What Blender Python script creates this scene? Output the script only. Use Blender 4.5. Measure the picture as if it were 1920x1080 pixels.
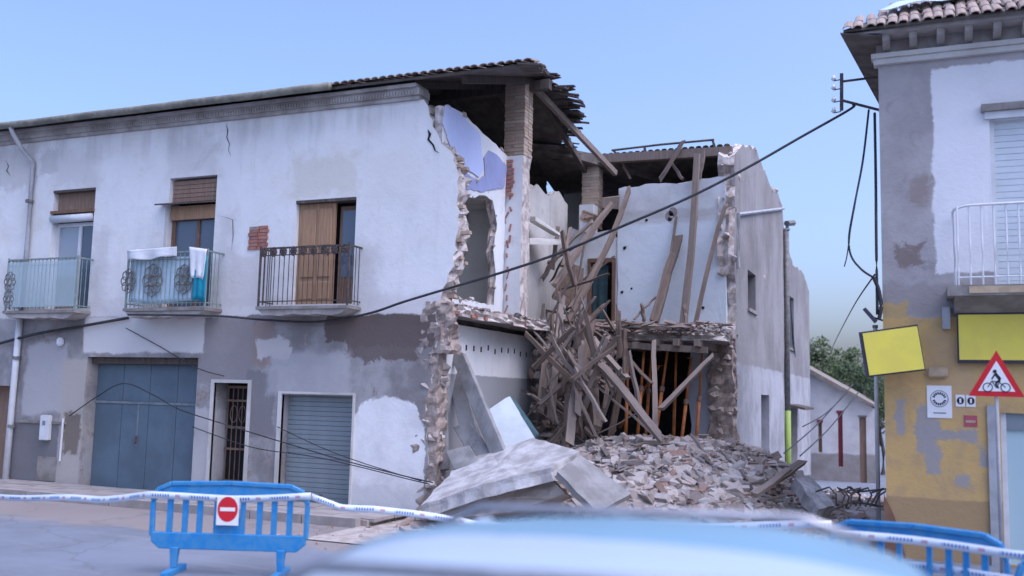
import bpy, bmesh, math, random
from mathutils import Vector, Matrix, noise as mnoise
from mathutils.geometry import delaunay_2d_cdt
R = math.radians
for o in list(bpy.data.objects): bpy.data.objects.remove(o)
scene = bpy.context.scene
COL = scene.collection

# ------------------------------------------------------------------ camera
YAW, PITCH, ROLL, EYE, DIST, FPX = R(23.05), R(6.29), 0.0236, 2.1, 14.4476, 1800.0
fh = Vector((-math.sin(YAW), math.cos(YAW), 0)); rh = Vector((math.cos(YAW), math.sin(YAW), 0)); zz = Vector((0, 0, 1))
cf = math.cos(PITCH) * fh + math.sin(PITCH) * zz
cu0 = -math.sin(PITCH) * fh + math.cos(PITCH) * zz
cr = math.cos(ROLL) * rh + math.sin(ROLL) * cu0
cu = math.cos(ROLL) * cu0 - math.sin(ROLL) * rh
CP = Vector((0, -DIST, EYE))
cam = bpy.data.cameras.new('camera'); cam_o = bpy.data.objects.new('camera', cam); COL.objects.link(cam_o)
cam.sensor_width = 36; cam.lens = 36 * FPX / 1920; cam.clip_start = 0.1; cam.clip_end = 2000
cam_o.matrix_world = Matrix(((cr.x, cu.x, -cf.x, CP.x), (cr.y, cu.y, -cf.y, CP.y), (cr.z, cu.z, -cf.z, CP.z), (0, 0, 0, 1)))
cam.dof.use_dof = True; cam.dof.focus_distance = 17.5; cam.dof.aperture_fstop = 0.75
scene.camera = cam_o

# ------------------------------------------------------------------ sky, sun, exposure (hazy blue evening light without hard shadows)
SUN_EL, SUN_AZ = 60.0, 78.0            # azimuth: degrees from -Y towards +X
world = bpy.data.worlds.new('World'); scene.world = world; world.use_nodes = True
wn = world.node_tree; bg = wn.nodes['Background']
sky = wn.nodes.new('ShaderNodeTexSky'); sky.sky_type = 'NISHITA'; sky.sun_disc = False
sky.sun_elevation = R(SUN_EL); sky.sun_rotation = R(180 - SUN_AZ)
sky.air_density = 1.0; sky.dust_density = 5.0; sky.ozone_density = 3.6; sky.altitude = 0
wn.links.new(sky.outputs[0], bg.inputs[0]); bg.inputs[1].default_value = 0.15
sd = bpy.data.lights.new('sun', 'SUN'); sun = bpy.data.objects.new('sun', sd); COL.objects.link(sun)
sd.energy = 0.5; sd.angle = R(60); sd.color = (0.50, 0.66, 1.0)
sdir = Vector((math.sin(R(SUN_AZ)) * math.cos(R(SUN_EL)), -math.cos(R(SUN_AZ)) * math.cos(R(SUN_EL)), math.sin(R(SUN_EL))))
sun.rotation_euler = sdir.to_track_quat('Z', 'Y').to_euler()
sun.location = sdir * 60
vs = scene.view_settings; vs.view_transform = 'Standard'; vs.look = 'None'; vs.exposure = 1.0; vs.gamma = 1.0
vs.use_curve_mapping = False
vs.use_white_balance = True; vs.white_balance_temperature = 5800; vs.white_balance_tint = 19
scene.render.engine = 'CYCLES'
scene.render.resolution_x = 1024; scene.render.resolution_y = 576

# ------------------------------------------------------------------ measuring helpers: a sighting meets a wall plane of known depth
def ray(px, py): return cf + cr * ((px - 960) / FPX) - cu * ((py - 540) / FPX)
def W(px, py, y=0.0):
    d = ray(px, py); return CP + d * ((y - CP.y) / d.y)
def WX(px, py, x):
    d = ray(px, py); return CP + d * ((x - CP.x) / d.x)
def WZ(px, py, z=0.0):
    d = ray(px, py); return CP + d * ((z - CP.z) / d.z)

# ------------------------------------------------------------------ object helpers
INV = {}
def thing(name, label, cat, loc=(0, 0, 0), group=None):
    o = bpy.data.objects.new(name, None); COL.objects.link(o); o.location = loc; o.empty_display_size = 0.2
    INV[o.name] = Matrix.Translation(-Vector(loc))
    return tag(o, label, cat, group)
def tag(o, label=None, cat=None, group=None, kind=None):
    if label: o['label'] = label
    if cat: o['category'] = cat
    if group: o['group'] = group
    if kind: o['kind'] = kind
    return o
def link(name, me, parent=None, mat=None):
    o = bpy.data.objects.new(name, me); COL.objects.link(o)
    if mat is not None and not me.materials: me.materials.append(mat)
    if parent is not None:
        o.parent = parent
        if parent.name in INV: o.matrix_parent_inverse = INV[parent.name]
    return o
def copy_tree(o, parent=None):
    c = o.copy(); COL.objects.link(c); c.parent = parent
    for ch in list(o.children): copy_tree(ch, c)
    return c
class MB:
    def __init__(s): s.v = []; s.f = []
    def add(s, vs, fs):
        n = len(s.v); s.v += [tuple(v) for v in vs]; s.f += [tuple(i + n for i in f) for f in fs]; return s
    def box(s, x0, x1, y0, y1, z0, z1):
        return s.add([(x0,y0,z0),(x1,y0,z0),(x1,y1,z0),(x0,y1,z0),(x0,y0,z1),(x1,y0,z1),(x1,y1,z1),(x0,y1,z1)],
                     [(0,3,2,1),(4,5,6,7),(0,1,5,4),(1,2,6,5),(2,3,7,6),(3,0,4,7)])
    def bar(s, p, q, w, t, up=(0, 0, 1)):
        p = Vector(p); q = Vector(q); d = (q - p).normalized(); a = d.cross(Vector(up))
        if a.length < 1e-3: a = d.cross(Vector((0, 1, 0)))
        a.normalize(); b = a.cross(d); a *= w / 2; b *= t / 2
        return s.add([p-a-b, p+a-b, p+a+b, p-a+b, q-a-b, q+a-b, q+a+b, q-a+b],
                     [(0,3,2,1),(4,5,6,7),(0,1,5,4),(1,2,6,5),(2,3,7,6),(3,0,4,7)])
    def tube(s, pts, r, n=6, cap=True):
        pts = [Vector(p) for p in pts]; rings = []
        for i, p in enumerate(pts):
            d = (pts[min(i+1, len(pts)-1)] - pts[max(i-1, 0)]).normalized()
            a = d.cross(Vector((0, 0, 1)))
            if a.length < 1e-3: a = d.cross(Vector((0, 1, 0)))
            a.normalize(); b = a.cross(d)
            rr = r[i] if isinstance(r, (list, tuple)) else r
            rings.append([p + (a * math.cos(2*math.pi*k/n) + b * math.sin(2*math.pi*k/n)) * rr for k in range(n)])
        vs = [v for g in rings for v in g]; fs = []
        for i in range(len(pts)-1):
            for k in range(n):
                fs.append((i*n+k, i*n+(k+1) % n, (i+1)*n+(k+1) % n, (i+1)*n+k))
        if cap: fs += [tuple(range(n-1, -1, -1)), tuple(range((len(pts)-1)*n, len(pts)*n))]
        return s.add(vs, fs)
    def prism(s, poly, off):
        n = len(poly); off = Vector(off)
        vs = [Vector(p) for p in poly] + [Vector(p) + off for p in poly]
        return s.add(vs, [tuple(range(n)), tuple(range(2*n-1, n-1, -1))] + [(i, i+n, (i+1) % n+n, (i+1) % n) for i in range(n)])
    def disc(s, c, u, v, r, n=24, r0=None):
        c = Vector(c); u = Vector(u); v = Vector(v)
        o = [c + (u*math.cos(2*math.pi*k/n) + v*math.sin(2*math.pi*k/n))*r for k in range(n)]
        if r0 is None: return s.add(o, [tuple(range(n))])
        i_ = [c + (u*math.cos(2*math.pi*k/n) + v*math.sin(2*math.pi*k/n))*r0 for k in range(n)]
        return s.add(o + i_, [(k, (k+1) % n, n+(k+1) % n, n+k) for k in range(n)])
    def mesh(s, name, smooth=False):
        me = bpy.data.meshes.new(name); me.from_pydata(s.v, [], s.f); me.update()
        bm = bmesh.new(); bm.from_mesh(me); bmesh.ops.recalc_face_normals(bm, faces=bm.faces); bm.to_mesh(me); bm.free()
        if smooth:
            for p in me.polygons: p.use_smooth = True
        return me
    def obj(s, name, mat, parent=None, smooth=False):
        return link(name, s.mesh(name, smooth), parent, mat)
def bevel(o, w=0.01, seg=2):
    bm = bmesh.new(); bm.from_mesh(o.data)
    bmesh.ops.bevel(bm, geom=list(bm.edges), offset=w, segments=seg, affect='EDGES', clamp_overlap=True)
    bm.to_mesh(o.data); bm.free(); return o

def jag(p, q, n, amp, rnd):
    """points from p (excluded) to q (included) along a broken edge"""
    p = Vector(p); q = Vector(q); d = q - p; nn = Vector((-d.y, d.x)).normalized(); out = []
    for i in range(1, n + 1):
        t = i / n; out.append(p + d * t + nn * (rnd.uniform(-amp, amp) if i < n else 0))
    return [(a.x, a.y) for a in out]
def rough_line(pts, step, amp, rnd):
    out = [pts[0]]
    for a, b in zip(pts, pts[1:]):
        n = max(1, int(math.hypot(b[0]-a[0], b[1]-a[1]) / step)); out += jag(a, b, n, amp, rnd)
    return out
def inside(p, poly):
    x, y = p; c = False; n = len(poly)
    for i in range(n):
        x1, y1 = poly[i]; x2, y2 = poly[i-1]
        if (y1 > y) != (y2 > y) and x < (x2-x1)*(y-y1)/(y2-y1)+x1: c = not c
    return c
def wall(name, outer, holes, o, u, v, n, thick, mat, parent=None, broken=(), cell=0.5, relief=0.006, seed=1, layers=3, bamp=0.05):
    """wall sheet with openings; outline in (u, v), front face looks along n, thickness behind it; broken = indices of ragged outline points"""
    rnd = random.Random(seed); o = Vector(o); u = Vector(u); v = Vector(v); n = Vector(n)
    loops = [list(outer)] + [list(h) for h in holes]
    pts = []; edges = []; nb = 0
    for lp in loops:
        k = len(pts); pts += [Vector(p) for p in lp]; edges += [(k+i, k+(i+1) % len(lp)) for i in range(len(lp))]
    nloop = len(pts)
    xs = [p[0] for p in outer]; ys = [p[1] for p in outer]
    x = min(xs) + cell/2
    while x < max(xs):
        y = min(ys) + cell/2
        while y < max(ys):
            q = (x + rnd.uniform(-.3, .3)*cell, y + rnd.uniform(-.3, .3)*cell)
            if inside(q, outer) and not any(inside(q, h) for h in holes): pts.append(Vector(q))
            y += cell
        x += cell
    V, E, Fc, OV, OE, OF = delaunay_2d_cdt(pts, edges, [], 1, 1e-5, True)
    flag = set(broken)
    orig = [(-1 if not l else min(l)) for l in OV]
    tris = []
    for t in Fc:
        c = ((V[t[0]].x+V[t[1]].x+V[t[2]].x)/3, (V[t[0]].y+V[t[1]].y+V[t[2]].y)/3)
        if inside(c, outer) and not any(inside(c, h) for h in holes): tris.append(t)
    vs = []; fs = []; L = layers
    for k in range(L + 1):
        for i, p in enumerate(V):
            d = 0.0; q = Vector((p.x, p.y))
            if k == 0 and (orig[i] >= nloop or orig[i] < 0): d = mnoise.noise(Vector((p.x*1.3, p.y*1.3, seed*3.1))) * relief
            if orig[i] in flag and k > 0: q += Vector((rnd.uniform(-bamp, bamp), rnd.uniform(-bamp, bamp)))
            vs.append(o + u*q.x + v*q.y + n*(d - thick*k/L))
    nv = len(V)
    cnt = {}
    for t in tris:
        fs.append(tuple(t)); fs.append(tuple(L*nv + i for i in reversed(t)))
        for a, b in ((t[0], t[1]), (t[1], t[2]), (t[2], t[0])):
            if (b, a) in cnt: del cnt[(b, a)]
            else: cnt[(a, b)] = 1
    core = []
    for a, b in cnt:
        for k in range(L):
            if orig[a] in flag and orig[b] in flag: core.append(len(fs))
            fs.append((k*nv+a, (k+1)*nv+a, (k+1)*nv+b, k*nv+b))
    ob = MB().add(vs, fs).obj(name, mat, parent)
    if core:
        ob.data.materials.append(M['cut'])
        for i in core: ob.data.polygons[i].material_index = 1
    return ob
def rect(x0, x1, z0, z1): return [(x0, z0), (x1, z0), (x1, z1), (x0, z1)]
XA, YA, ZA = Vector((1, 0, 0)), Vector((0, 1, 0)), Vector((0, 0, 1))

# ------------------------------------------------------------------ materials
class Mat:
    def __init__(s, name, rough=0.85, metal=0.0, spec=0.3):
        s.m = bpy.data.materials.new(name); s.m.use_nodes = True; s.t = s.m.node_tree
        s.b = s.t.nodes['Principled BSDF']; s.b.inputs['Roughness'].default_value = rough; s.b.inputs['Metallic'].default_value = metal
        s.b.inputs['Specular IOR Level'].default_value = spec
        s.tc = s.t.nodes.new('ShaderNodeTexCoord'); s._p = s.tc.outputs['Object']; s._xyz = None
    def node(s, t): return s.t.nodes.new(t)
    def put(s, sock, val):
        if hasattr(val, 'is_output'): s.t.links.new(val, sock)
        elif isinstance(val, (tuple, list)) and len(val) == 3 and sock.type == 'RGBA': sock.default_value = (*val, 1)
        else: sock.default_value = val
    def xyz(s):
        if s._xyz is None:
            n = s.node('ShaderNodeSeparateXYZ'); s.t.links.new(s._p, n.inputs[0]); s._xyz = n.outputs
        return s._xyz
    def math(s, op, a, b=0.0, clamp=False):
        n = s.node('ShaderNodeMath'); n.operation = op; n.use_clamp = clamp; s.put(n.inputs[0], a); s.put(n.inputs[1], b); return n.outputs[0]
    def scaled(s, v):
        n = s.node('ShaderNodeMapping'); s.t.links.new(s._p, n.inputs[0]); n.inputs['Scale'].default_value = v; return n.outputs[0]
    def noise(s, scale, detail=4, rough=0.6, vec=None, dist=0.0):
        n = s.node('ShaderNodeTexNoise'); s.t.links.new(vec or s._p, n.inputs['Vector']); n.inputs['Scale'].default_value = scale
        n.inputs['Detail'].default_value = detail; n.inputs['Roughness'].default_value = rough; n.inputs['Distortion'].default_value = dist
        return n.outputs['Fac']
    def ramp(s, f, a, b):
        n = s.node('ShaderNodeMapRange'); n.interpolation_type = 'SMOOTHSTEP'; s.put(n.inputs[0], f)
        n.inputs[1].default_value = a; n.inputs[2].default_value = b; return n.outputs[0]
    def mix(s, f, a, b):
        n = s.node('ShaderNodeMix'); n.data_type = 'RGBA'; s.put(n.inputs[0], f); s.put(n.inputs[6], a); s.put(n.inputs[7], b); return n.outputs[2]
    def patch(s, a0, a1, b0, b1, amp=0.25, scale=2.2, soft=0.03, axes=(0, 2), seed=0.0):
        """mask of one patch of wall with an uneven outline"""
        x = s.xyz()[axes[0]]; z = s.xyz()[axes[1]]
        dx = s.math('SUBTRACT', s.math('ABSOLUTE', s.math('SUBTRACT', x, (a0+a1)/2)), (a1-a0)/2)
        dz = s.math('SUBTRACT', s.math('ABSOLUTE', s.math('SUBTRACT', z, (b0+b1)/2)), (b1-b0)/2)
        d = s.math('MAXIMUM', dx, dz)
        n = s.math('MULTIPLY', s.math('SUBTRACT', s.noise(scale, 8, 0.70, dist=0.6), 0.5), amp * 2.2)
        return s.ramp(s.math('ADD', d, n), soft, -soft)
    def rand(s):
        return s.node('ShaderNodeNewGeometry').outputs['Random Per Island']
    def orand(s):
        return s.node('ShaderNodeObjectInfo').outputs['Random']
    def bump(s, h, strength=0.3, dist=0.02):
        n = s.node('ShaderNodeBump'); n.inputs['Strength'].default_value = strength; n.inputs['Distance'].default_value = dist
        s.put(n.inputs['Height'], h); s.t.links.new(n.outputs[0], s.b.inputs['Normal'])
    def col(s, c): s.put(s.b.inputs['Base Color'], c); return s.m
def plain(name, c, c2=None, rough=0.8, metal=0.0, scale=6.0, bump=0.15, spec=0.3, lo=.35, hi=.65):
    m = Mat(name, rough, metal, spec); n = m.noise(scale, 5)
    if bump: m.bump(m.noise(scale*5, 4), bump, 0.01)
    return m.col(m.mix(m.ramp(n, lo, hi), c, c2 or tuple(x*0.75 for x in c)))
def varied(name, cols, rough=0.9, per='obj', scale=8.0, bump=0.4):
    m = Mat(name, rough); r = m.orand() if per == 'obj' else m.rand()
    n = m.node('ShaderNodeValToRGB'); m.t.links.new(r, n.inputs[0]); e = n.color_ramp.elements
    e[0].color = (*cols[0], 1); e[1].color = (*cols[-1], 1)
    for i, c in enumerate(cols[1:-1], 1):
        k = e.new(i/(len(cols)-1)); k.color = (*c, 1)
    c = m.mix(m.math('MULTIPLY', m.ramp(m.noise(scale, 5), .4, .75), .4), n.outputs[0], (.40, .37, .335))
    m.bump(m.noise(scale*4, 5), bump, 0.015); return m.col(c)

def facade_material():
    m = Mat('white_house_plaster', 0.92)
    big = m.noise(0.42, 6, 0.6); mid = m.noise(2.4, 6, 0.65, dist=.5); fine = m.noise(14, 5, 0.7)
    streak = m.noise(1.0, 5, 0.6, m.scaled((3.2, 1, 0.35)))
    c = m.mix(m.ramp(big, .36, .64), (.80, .79, .77), (.75, .735, .715))
    c = m.mix(m.math('MULTIPLY', m.ramp(mid, .52, .74), .4), c, (.60, .575, .55))
    c = m.mix(m.math('MULTIPLY', m.ramp(m.noise(.9, 7, .7, dist=1.2), .60, .70), .4), c, (.52, .50, .475))
    c = m.mix(m.math('MULTIPLY', m.ramp(streak, .55, .78), .35), c, (.54, .52, .50))
    c = m.mix(m.math('MULTIPLY', m.math('MULTIPLY', m.patch(-40, 10, 6.75, 8, amp=.25, scale=1.2, soft=.25), m.ramp(streak, .38, .66)), .5), c, (.46, .44, .42))
    c = m.mix(m.math('MULTIPLY', m.ramp(fine, .62, .8), .25), c, (.5, .48, .45))
    P = lambda x0, x1, z0, z1, col, k=1.0, **kw: m.mix(m.math('MULTIPLY', m.patch(x0, x1, z0, z1, **kw), k), c, col)
    c = m.mix(m.math('MULTIPLY', m.ramp(m.noise(.7, 8, .72, dist=.8), .5, .72), .5), c, (.66, .61, .52))
    for (x0, x1, z0, z1) in ((-16.7, -15.4, 6.1, 6.9), (-13.6, -12.3, 6.15, 6.9), (-15.45, -15.0, 3.6, 5.2), (-12.3, -11.9, 3.7, 5.4), (-9.15, -8.7, 3.5, 4.6), (-18, -17.3, 3.5, 4.6)):
        c = P(x0, x1, z0, z1, (.50, .475, .45), .45, amp=.4, scale=3.0, soft=.22)
    c = P(-10.6, -9.2, 5.6, 6.35, (.60, .57, .46), .55, amp=.35, soft=.12)
    c = P(-9.0, -8.0, 5.4, 6.3, (.72, .70, .66), .6, amp=.5, soft=.1)
    c = P(-11.9, -11.0, 3.6, 4.6, (.62, .58, .55), .75, amp=.22, soft=.06)
    c = P(-18.6, -17.2, 6.2, 7.1, (.52, .49, .46), .6, amp=.45, soft=.1)
    c = P(-17.1, -16.6, 6.5, 7.0, (.5, .48, .47), .7, amp=.3, soft=.08)
    c = P(-22, -7, 3.32, 3.78, (.62, .58, .56), .55, amp=.25, soft=.08)
    # ground floor: grey cement render, mended many times
    g = m.mix(m.ramp(m.noise(1.1, 6, .62), .38, .62), (.37, .36, .355), (.22, .205, .20))
    g = m.mix(m.ramp(m.noise(1.7, 7, .68, dist=1.0), .56, .62), g, m.mix(m.ramp(fine, .4, .6), (.33, .28, .26), (.24, .21, .20)))
    g = m.mix(m.math('MULTIPLY', m.ramp(streak, .5, .75), .5), g, (.23, .21, .205))
    g = m.mix(m.math('MULTIPLY', m.ramp(fine, .6, .8), .35), g, (.50, .48, .46))
    low = m.patch(-40, 10, -3, 3.42, amp=.10, scale=1.6, soft=.02)
    Q = lambda x0, x1, z0, z1, col, k=1.0, **kw: m.mix(m.math('MULTIPLY', m.patch(x0, x1, z0, z1, **kw), k), g, col)
    g = Q(-9.75, -7.2, 2.9, 3.6, (.13, .10, .09), .95, amp=.38, scale=2.6, soft=.03)
    g = Q(-9.3, -7.9, 2.62, 3.2, (.14, .11, .10), .9, amp=.35, scale=3.0, soft=.04)
    g = Q(-11.65, -10.85, 2.5, 3.35, (.30, .235, .21), .9, amp=.3, scale=2.4, soft=.04)
    g = Q(-11.2, -10.5, 2.65, 3.0, (.55, .52, .5), .9, amp=.25, scale=2.4, soft=.03)
    g = Q(-12.55, -11.3, 2.2, 3.4, (.27, .25, .25), .85, amp=.3, scale=2.2, soft=.05)
    g = Q(-11.35, -10.75, 1.2, 2.4, (.21, .20, .205), .9, amp=.22, scale=2.0, soft=.04)
    g = Q(-15.5, -12.45, 2.72, 3.45, (.64, .62, .60), .95, amp=.12, scale=2.0, soft=.03)
    g = Q(-17.0, -15.9, 1.5, 2.9, (.44, .43, .43), .85, amp=.2, scale=1.5, soft=.06)
    g = Q(-17.3, -15.85, -.5, 1.28, (.17, .165, .17), .9, amp=.06, scale=2.0, soft=.02)
    g = Q(-16.0, -15.36, -.5, 2.6, (.44, .40, .36), .9, amp=.1, scale=2.0, soft=.03)
    g = Q(-15.85, -15.45, .7, 1.5, (.16, .13, .10), .85, amp=.25, scale=3.2, soft=.04)
    g = Q(-12.6, -12.1, -.5, 1.7, (.50, .48, .47), .8, amp=.15, scale=2.5, soft=.04)
    g = Q(-10.95, -9.2, 2.0, 2.75, (.44, .43, .44), .7, amp=.2, scale=1.5, soft=.08)
    # the rounded patch of fresh white
    x, _, z = m.xyz()
    ax = m.math('POWER', m.math('ABSOLUTE', m.math('DIVIDE', m.math('SUBTRACT', x, -8.40), .74)), 3.2)
    az = m.math('POWER', m.math('ABSOLUTE', m.math('DIVIDE', m.math('SUBTRACT', z, 0.78), 1.22)), 3.2)
    dd = m.math('ADD', m.math('ADD', ax, az), m.math('MULTIPLY', m.math('SUBTRACT', m.noise(3.0, 4), .5), .9))
    wh = m.mix(m.ramp(m.noise(2.2, 5, .6), .4, .7), (.80, .79, .78), (.68, .67, .66))
    wh = m.mix(m.math('MULTIPLY', m.patch(-9.2, -7.2, -.5, .5, amp=.35, soft=.15), .6), wh, (.5, .49, .48))
    g = m.mix(m.ramp(dd, 1.06, .94), g, wh)
    c = m.mix(low, c, g)
    m.bump(m.math('ADD', m.math('ADD', m.math('MULTIPLY', mid, 1.2), m.math('MULTIPLY', fine, .5)), m.math('MULTIPLY', low, -.6)), .35, .03)
    return m.col(c)

def yellow_material():
    m = Mat('corner_house_plaster', 0.9)
    mid = m.noise(2.6, 6, .65, dist=.4); fine = m.noise(13, 5, .7)
    gr = m.mix(m.ramp(m.noise(1.4, 6), .35, .7), (.43, .40, .39), (.34, .31, .30))
    gr = m.mix(m.math('MULTIPLY', m.ramp(fine, .58, .8), .3), gr, (.26, .23, .22))
    P = lambda b, x0, x1, z0, z1, col, k=1.0, **kw: m.mix(m.math('MULTIPLY', m.patch(x0, x1, z0, z1, **kw), k), b, col)
    gr = P(gr, -.1, .2, 4.9, 5.3, (.27, .215, .19), .75, amp=.3, scale=4.5, soft=.1)
    gr = P(gr, -.25, .05, 4.0, 4.3, (.2, .15, .13), .8, amp=.3, scale=6, soft=.04)
    gr = m.mix(m.math('MULTIPLY', m.ramp(m.noise(2.2, 7, .7, dist=1), .55, .68), .5), gr, (.27, .245, .235))
    gr = P(gr, -.5, .9, 3.3, 3.75, (.3, .27, .25), .7, amp=.2, scale=2.2, soft=.06)
    gr = P(gr, -.5, -.15, 3.2, 3.5, (.5, .34, .12), .8, amp=.16, scale=3, soft=.03)
    wh = m.mix(m.ramp(m.noise(.9, 5), .4, .7), (.80, .79, .79), (.73, .71, .71))
    up = m.mix(m.patch(.24, 9, 3.9, 6.82, amp=.09, scale=3.0, soft=.02), gr, wh)
    oc = m.mix(m.ramp(mid, .4, .68), (.58, .385, .15), (.48, .325, .16))
    oc = m.mix(m.math('MULTIPLY', m.ramp(fine, .6, .8), .4), oc, (.42, .33, .22))
    for x0, x1, z0, z1, a in ((-.32, -.2, 1.65, 2.15, .14), (-.05, .7, 1.62, 1.75, .2), (-.08, .2, 1.45, 2.05, .24), (.05, .22, 1.15, 1.5, .16), (.42, .58, 1.0, 1.15, .14), (.7, .82, 1.3, 1.55, .14)):
        oc = P(oc, x0, x1, z0, z1, (.34, .315, .30), .95, amp=a, scale=3.6, soft=.03)
    oc = m.mix(m.math('MULTIPLY', m.ramp(m.noise(1.6, 8, .7, m.scaled((2.2, 1, .5))), .55, .72), .4), oc, (.40, .30, .19))
    oc = P(oc, .1, .7, 2.0, 3.0, (.52, .36, .2), .6, amp=.3, scale=2.0, soft=.1)
    oc = P(oc, -1, 2, -1, .82, (.37, .25, .13), .9, amp=.03, scale=3, soft=.015)
    c = m.mix(m.patch(-3, 9, -1, 3.28, amp=.09, scale=3.2, soft=.02), up, oc)
    m.bump(m.math('ADD', mid, fine), .4, .025)
    return m.col(c)

def room_wall_material(name, a, b, dado=None, dadoz=2.45, k=.5):
    m = Mat(name, .92); c = m.mix(m.ramp(m.noise(.9, 6), .35, .7), a, b)
    c = m.mix(m.math('MULTIPLY', m.ramp(m.noise(3.2, 6, .65), .56, .76), k), c, tuple(x*.62 for x in b))
    c = m.mix(m.math('MULTIPLY', m.ramp(m.noise(1.0, 5, .6, m.scaled((4, 4, .3))), .58, .8), k*.8), c, tuple(x*.6 for x in b))
    if dado: c = m.mix(m.patch(-50, 50, -3, dadoz, amp=.03, scale=2, soft=.015), c, dado)
    m.bump(m.noise(9, 6), .35, .02); return m.col(c)
def blue_wall_material():
    m = Mat('back_room_plaster', .92); x, y, z = m.xyz()
    c = m.mix(m.ramp(m.noise(1.0, 5), .35, .7), (.70, .76, .80), (.63, .69, .73))
    c = m.mix(m.patch(-20, 5, 6.12, 12, amp=.06, scale=2.5, soft=.03), c, m.mix(m.ramp(m.noise(1.6, 6), .4, .68), (.64, .66, .67), (.53, .535, .54)))
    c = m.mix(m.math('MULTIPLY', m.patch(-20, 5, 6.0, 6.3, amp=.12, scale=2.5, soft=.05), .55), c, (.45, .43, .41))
    c = m.mix(m.math('MULTIPLY', m.ramp(m.noise(4.5, 6, .7), .6, .78), .5), c, (.42, .41, .40))
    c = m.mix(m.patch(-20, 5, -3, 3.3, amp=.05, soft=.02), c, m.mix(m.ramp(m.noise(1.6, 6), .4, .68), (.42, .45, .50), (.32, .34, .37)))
    m.bump(m.noise(9, 6), .4, .02); return m.col(c)
def side_wall_material():
    m = Mat('side_wall_render', .93)
    c = m.mix(m.ramp(m.noise(.45, 6, .65), .35, .68), (.30, .285, .28), (.20, .185, .18))
    c = m.mix(m.math('MULTIPLY', m.ramp(m.noise(1.0, 5, .6, m.scaled((3, 2.2, .25))), .52, .78), .65), c, (.18, .165, .16))
    c = m.mix(m.math('MULTIPLY', m.ramp(m.noise(7, 6, .7), .58, .8), .35), c, (.42, .40, .385))
    c = m.mix(m.patch(-50, 50, -3, 2.9, amp=.1, scale=1.5, soft=.03), c, m.mix(m.ramp(m.noise(1.2, 6), .35, .7), (.40, .40, .42), (.27, .265, .27)))
    m.bump(m.noise(8, 6), .5, .03); return m.col(c)
def wood_material(name, a, b, per=True):
    m = Mat(name, .9)
    g = m.noise(3.0, 6, .65, m.scaled((9, 9, .7)), .3)
    c = m.mix(m.ramp(g, .35, .7), a, b)
    if per: c = m.mix(m.math('MULTIPLY', m.orand(), .6), c, (.31, .265, .235))
    c = m.mix(m.math('MULTIPLY', m.ramp(m.noise(5, 5), .58, .78), .35), c, (.36, .33, .30))
    m.bump(g, .5, .01); return m.col(c)

M = {}
M['facade'] = facade_material()
M['yellow'] = yellow_material()
M['blue_wall'] = blue_wall_material()
M['side_wall'] = side_wall_material()
M['party'] = room_wall_material('party_wall_plaster', (.80, .80, .79), (.70, .695, .68), (.34, .35, .36), 2.42)
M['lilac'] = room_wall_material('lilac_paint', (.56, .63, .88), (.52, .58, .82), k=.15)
M['lilac_shade'] = room_wall_material('lilac_with_painted_shade', (.33, .37, .60), (.27, .30, .48), k=.4)  # dim tone carries the shade of the room beyond the wall
M['white_room'] = room_wall_material('white_room_plaster', (.74, .76, .77), (.64, .65, .65))
M['olive_room'] = room_wall_material('olive_room_plaster', (.74, .74, .70), (.66, .66, .62), k=.3)
M['cream_room'] = room_wall_material('cream_room_plaster', (.62, .60, .56), (.46, .44, .40))
M['cut'] = plain('broken_wall_core', (.64, .58, .54), (.36, .30, .26), scale=7, bump=.9)
M['attic'] = plain('painted_dark_interior', (.05, .045, .04), (.03, .027, .025))  # near-black colour holds the darkness of the deep rooms
M['core'] = plain('broken_masonry', (.40, .335, .295), (.23, .18, .15), scale=6, bump=1.0)
M['cornice'] = plain('grimy_cornice', (.46, .43, .40), (.30, .27, .245), scale=2.5)
M['eave'] = plain('eave_board', (.16, .14, .12), (.10, .085, .075), scale=4)
M['tile'] = varied('old_roof_tile', [(.20, .15, .115), (.27, .20, .15), (.17, .145, .12), (.30, .25, .20), (.15, .14, .10)], per='isl', scale=5)
M['tile_one'] = varied('clay_roof_tile', [(.32, .23, .18), (.38, .29, .24), (.27, .205, .165), (.44, .37, .32)], scale=5)
M['moss'] = plain('mossy_gutter', (.27, .265, .21), (.17, .16, .13), scale=5)
M['brick'] = varied('pier_brick', [(.40, .29, .20), (.46, .36, .26), (.33, .235, .17), (.52, .43, .33)], scale=6)
M['red_brick'] = varied('red_brick', [(.36, .13, .09), (.42, .18, .12), (.30, .11, .08)], scale=6)
M['mortar'] = plain('mortar', (.34, .30, .27), (.24, .21, .19), scale=8)
M['wood'] = wood_material('weathered_timber', (.19, .135, .10), (.075, .054, .042))
M['wood_dark'] = wood_material('dark_timber', (.12, .10, .085), (.07, .056, .048), per=False)
M['door_wood'] = wood_material('varnished_door', (.42, .26, .15), (.32, .19, .11), per=False)
M['door_brown'] = wood_material('brown_door', (.29, .195, .14), (.22, .145, .105), per=False)
M['frame_wood'] = wood_material('brown_frame', (.22, .13, .085), (.15, .09, .06), per=False)
M['garage'] = plain('garage_blue_steel', (.125, .175, .215), (.10, .14, .175), rough=.55, scale=1.6, bump=.05)
M['garage_trim'] = plain('garage_trim', (.21, .25, .27), rough=.5, bump=0)
M['roller'] = plain('roller_steel', (.27, .31, .33), (.22, .255, .275), rough=.5, metal=.2, scale=1.5, bump=.04)
M['iron'] = plain('wrought_iron', (.055, .05, .05), (.12, .09, .07), rough=.6, scale=12, bump=.1)
M['iron_grey'] = plain('grey_iron', (.20, .20, .19), (.13, .12, .11), rough=.6, scale=10, bump=.1)
M['green_iron'] = plain('green_iron', (.17, .24, .22), (.25, .30, .28), rough=.6, scale=8, bump=.1)
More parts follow.
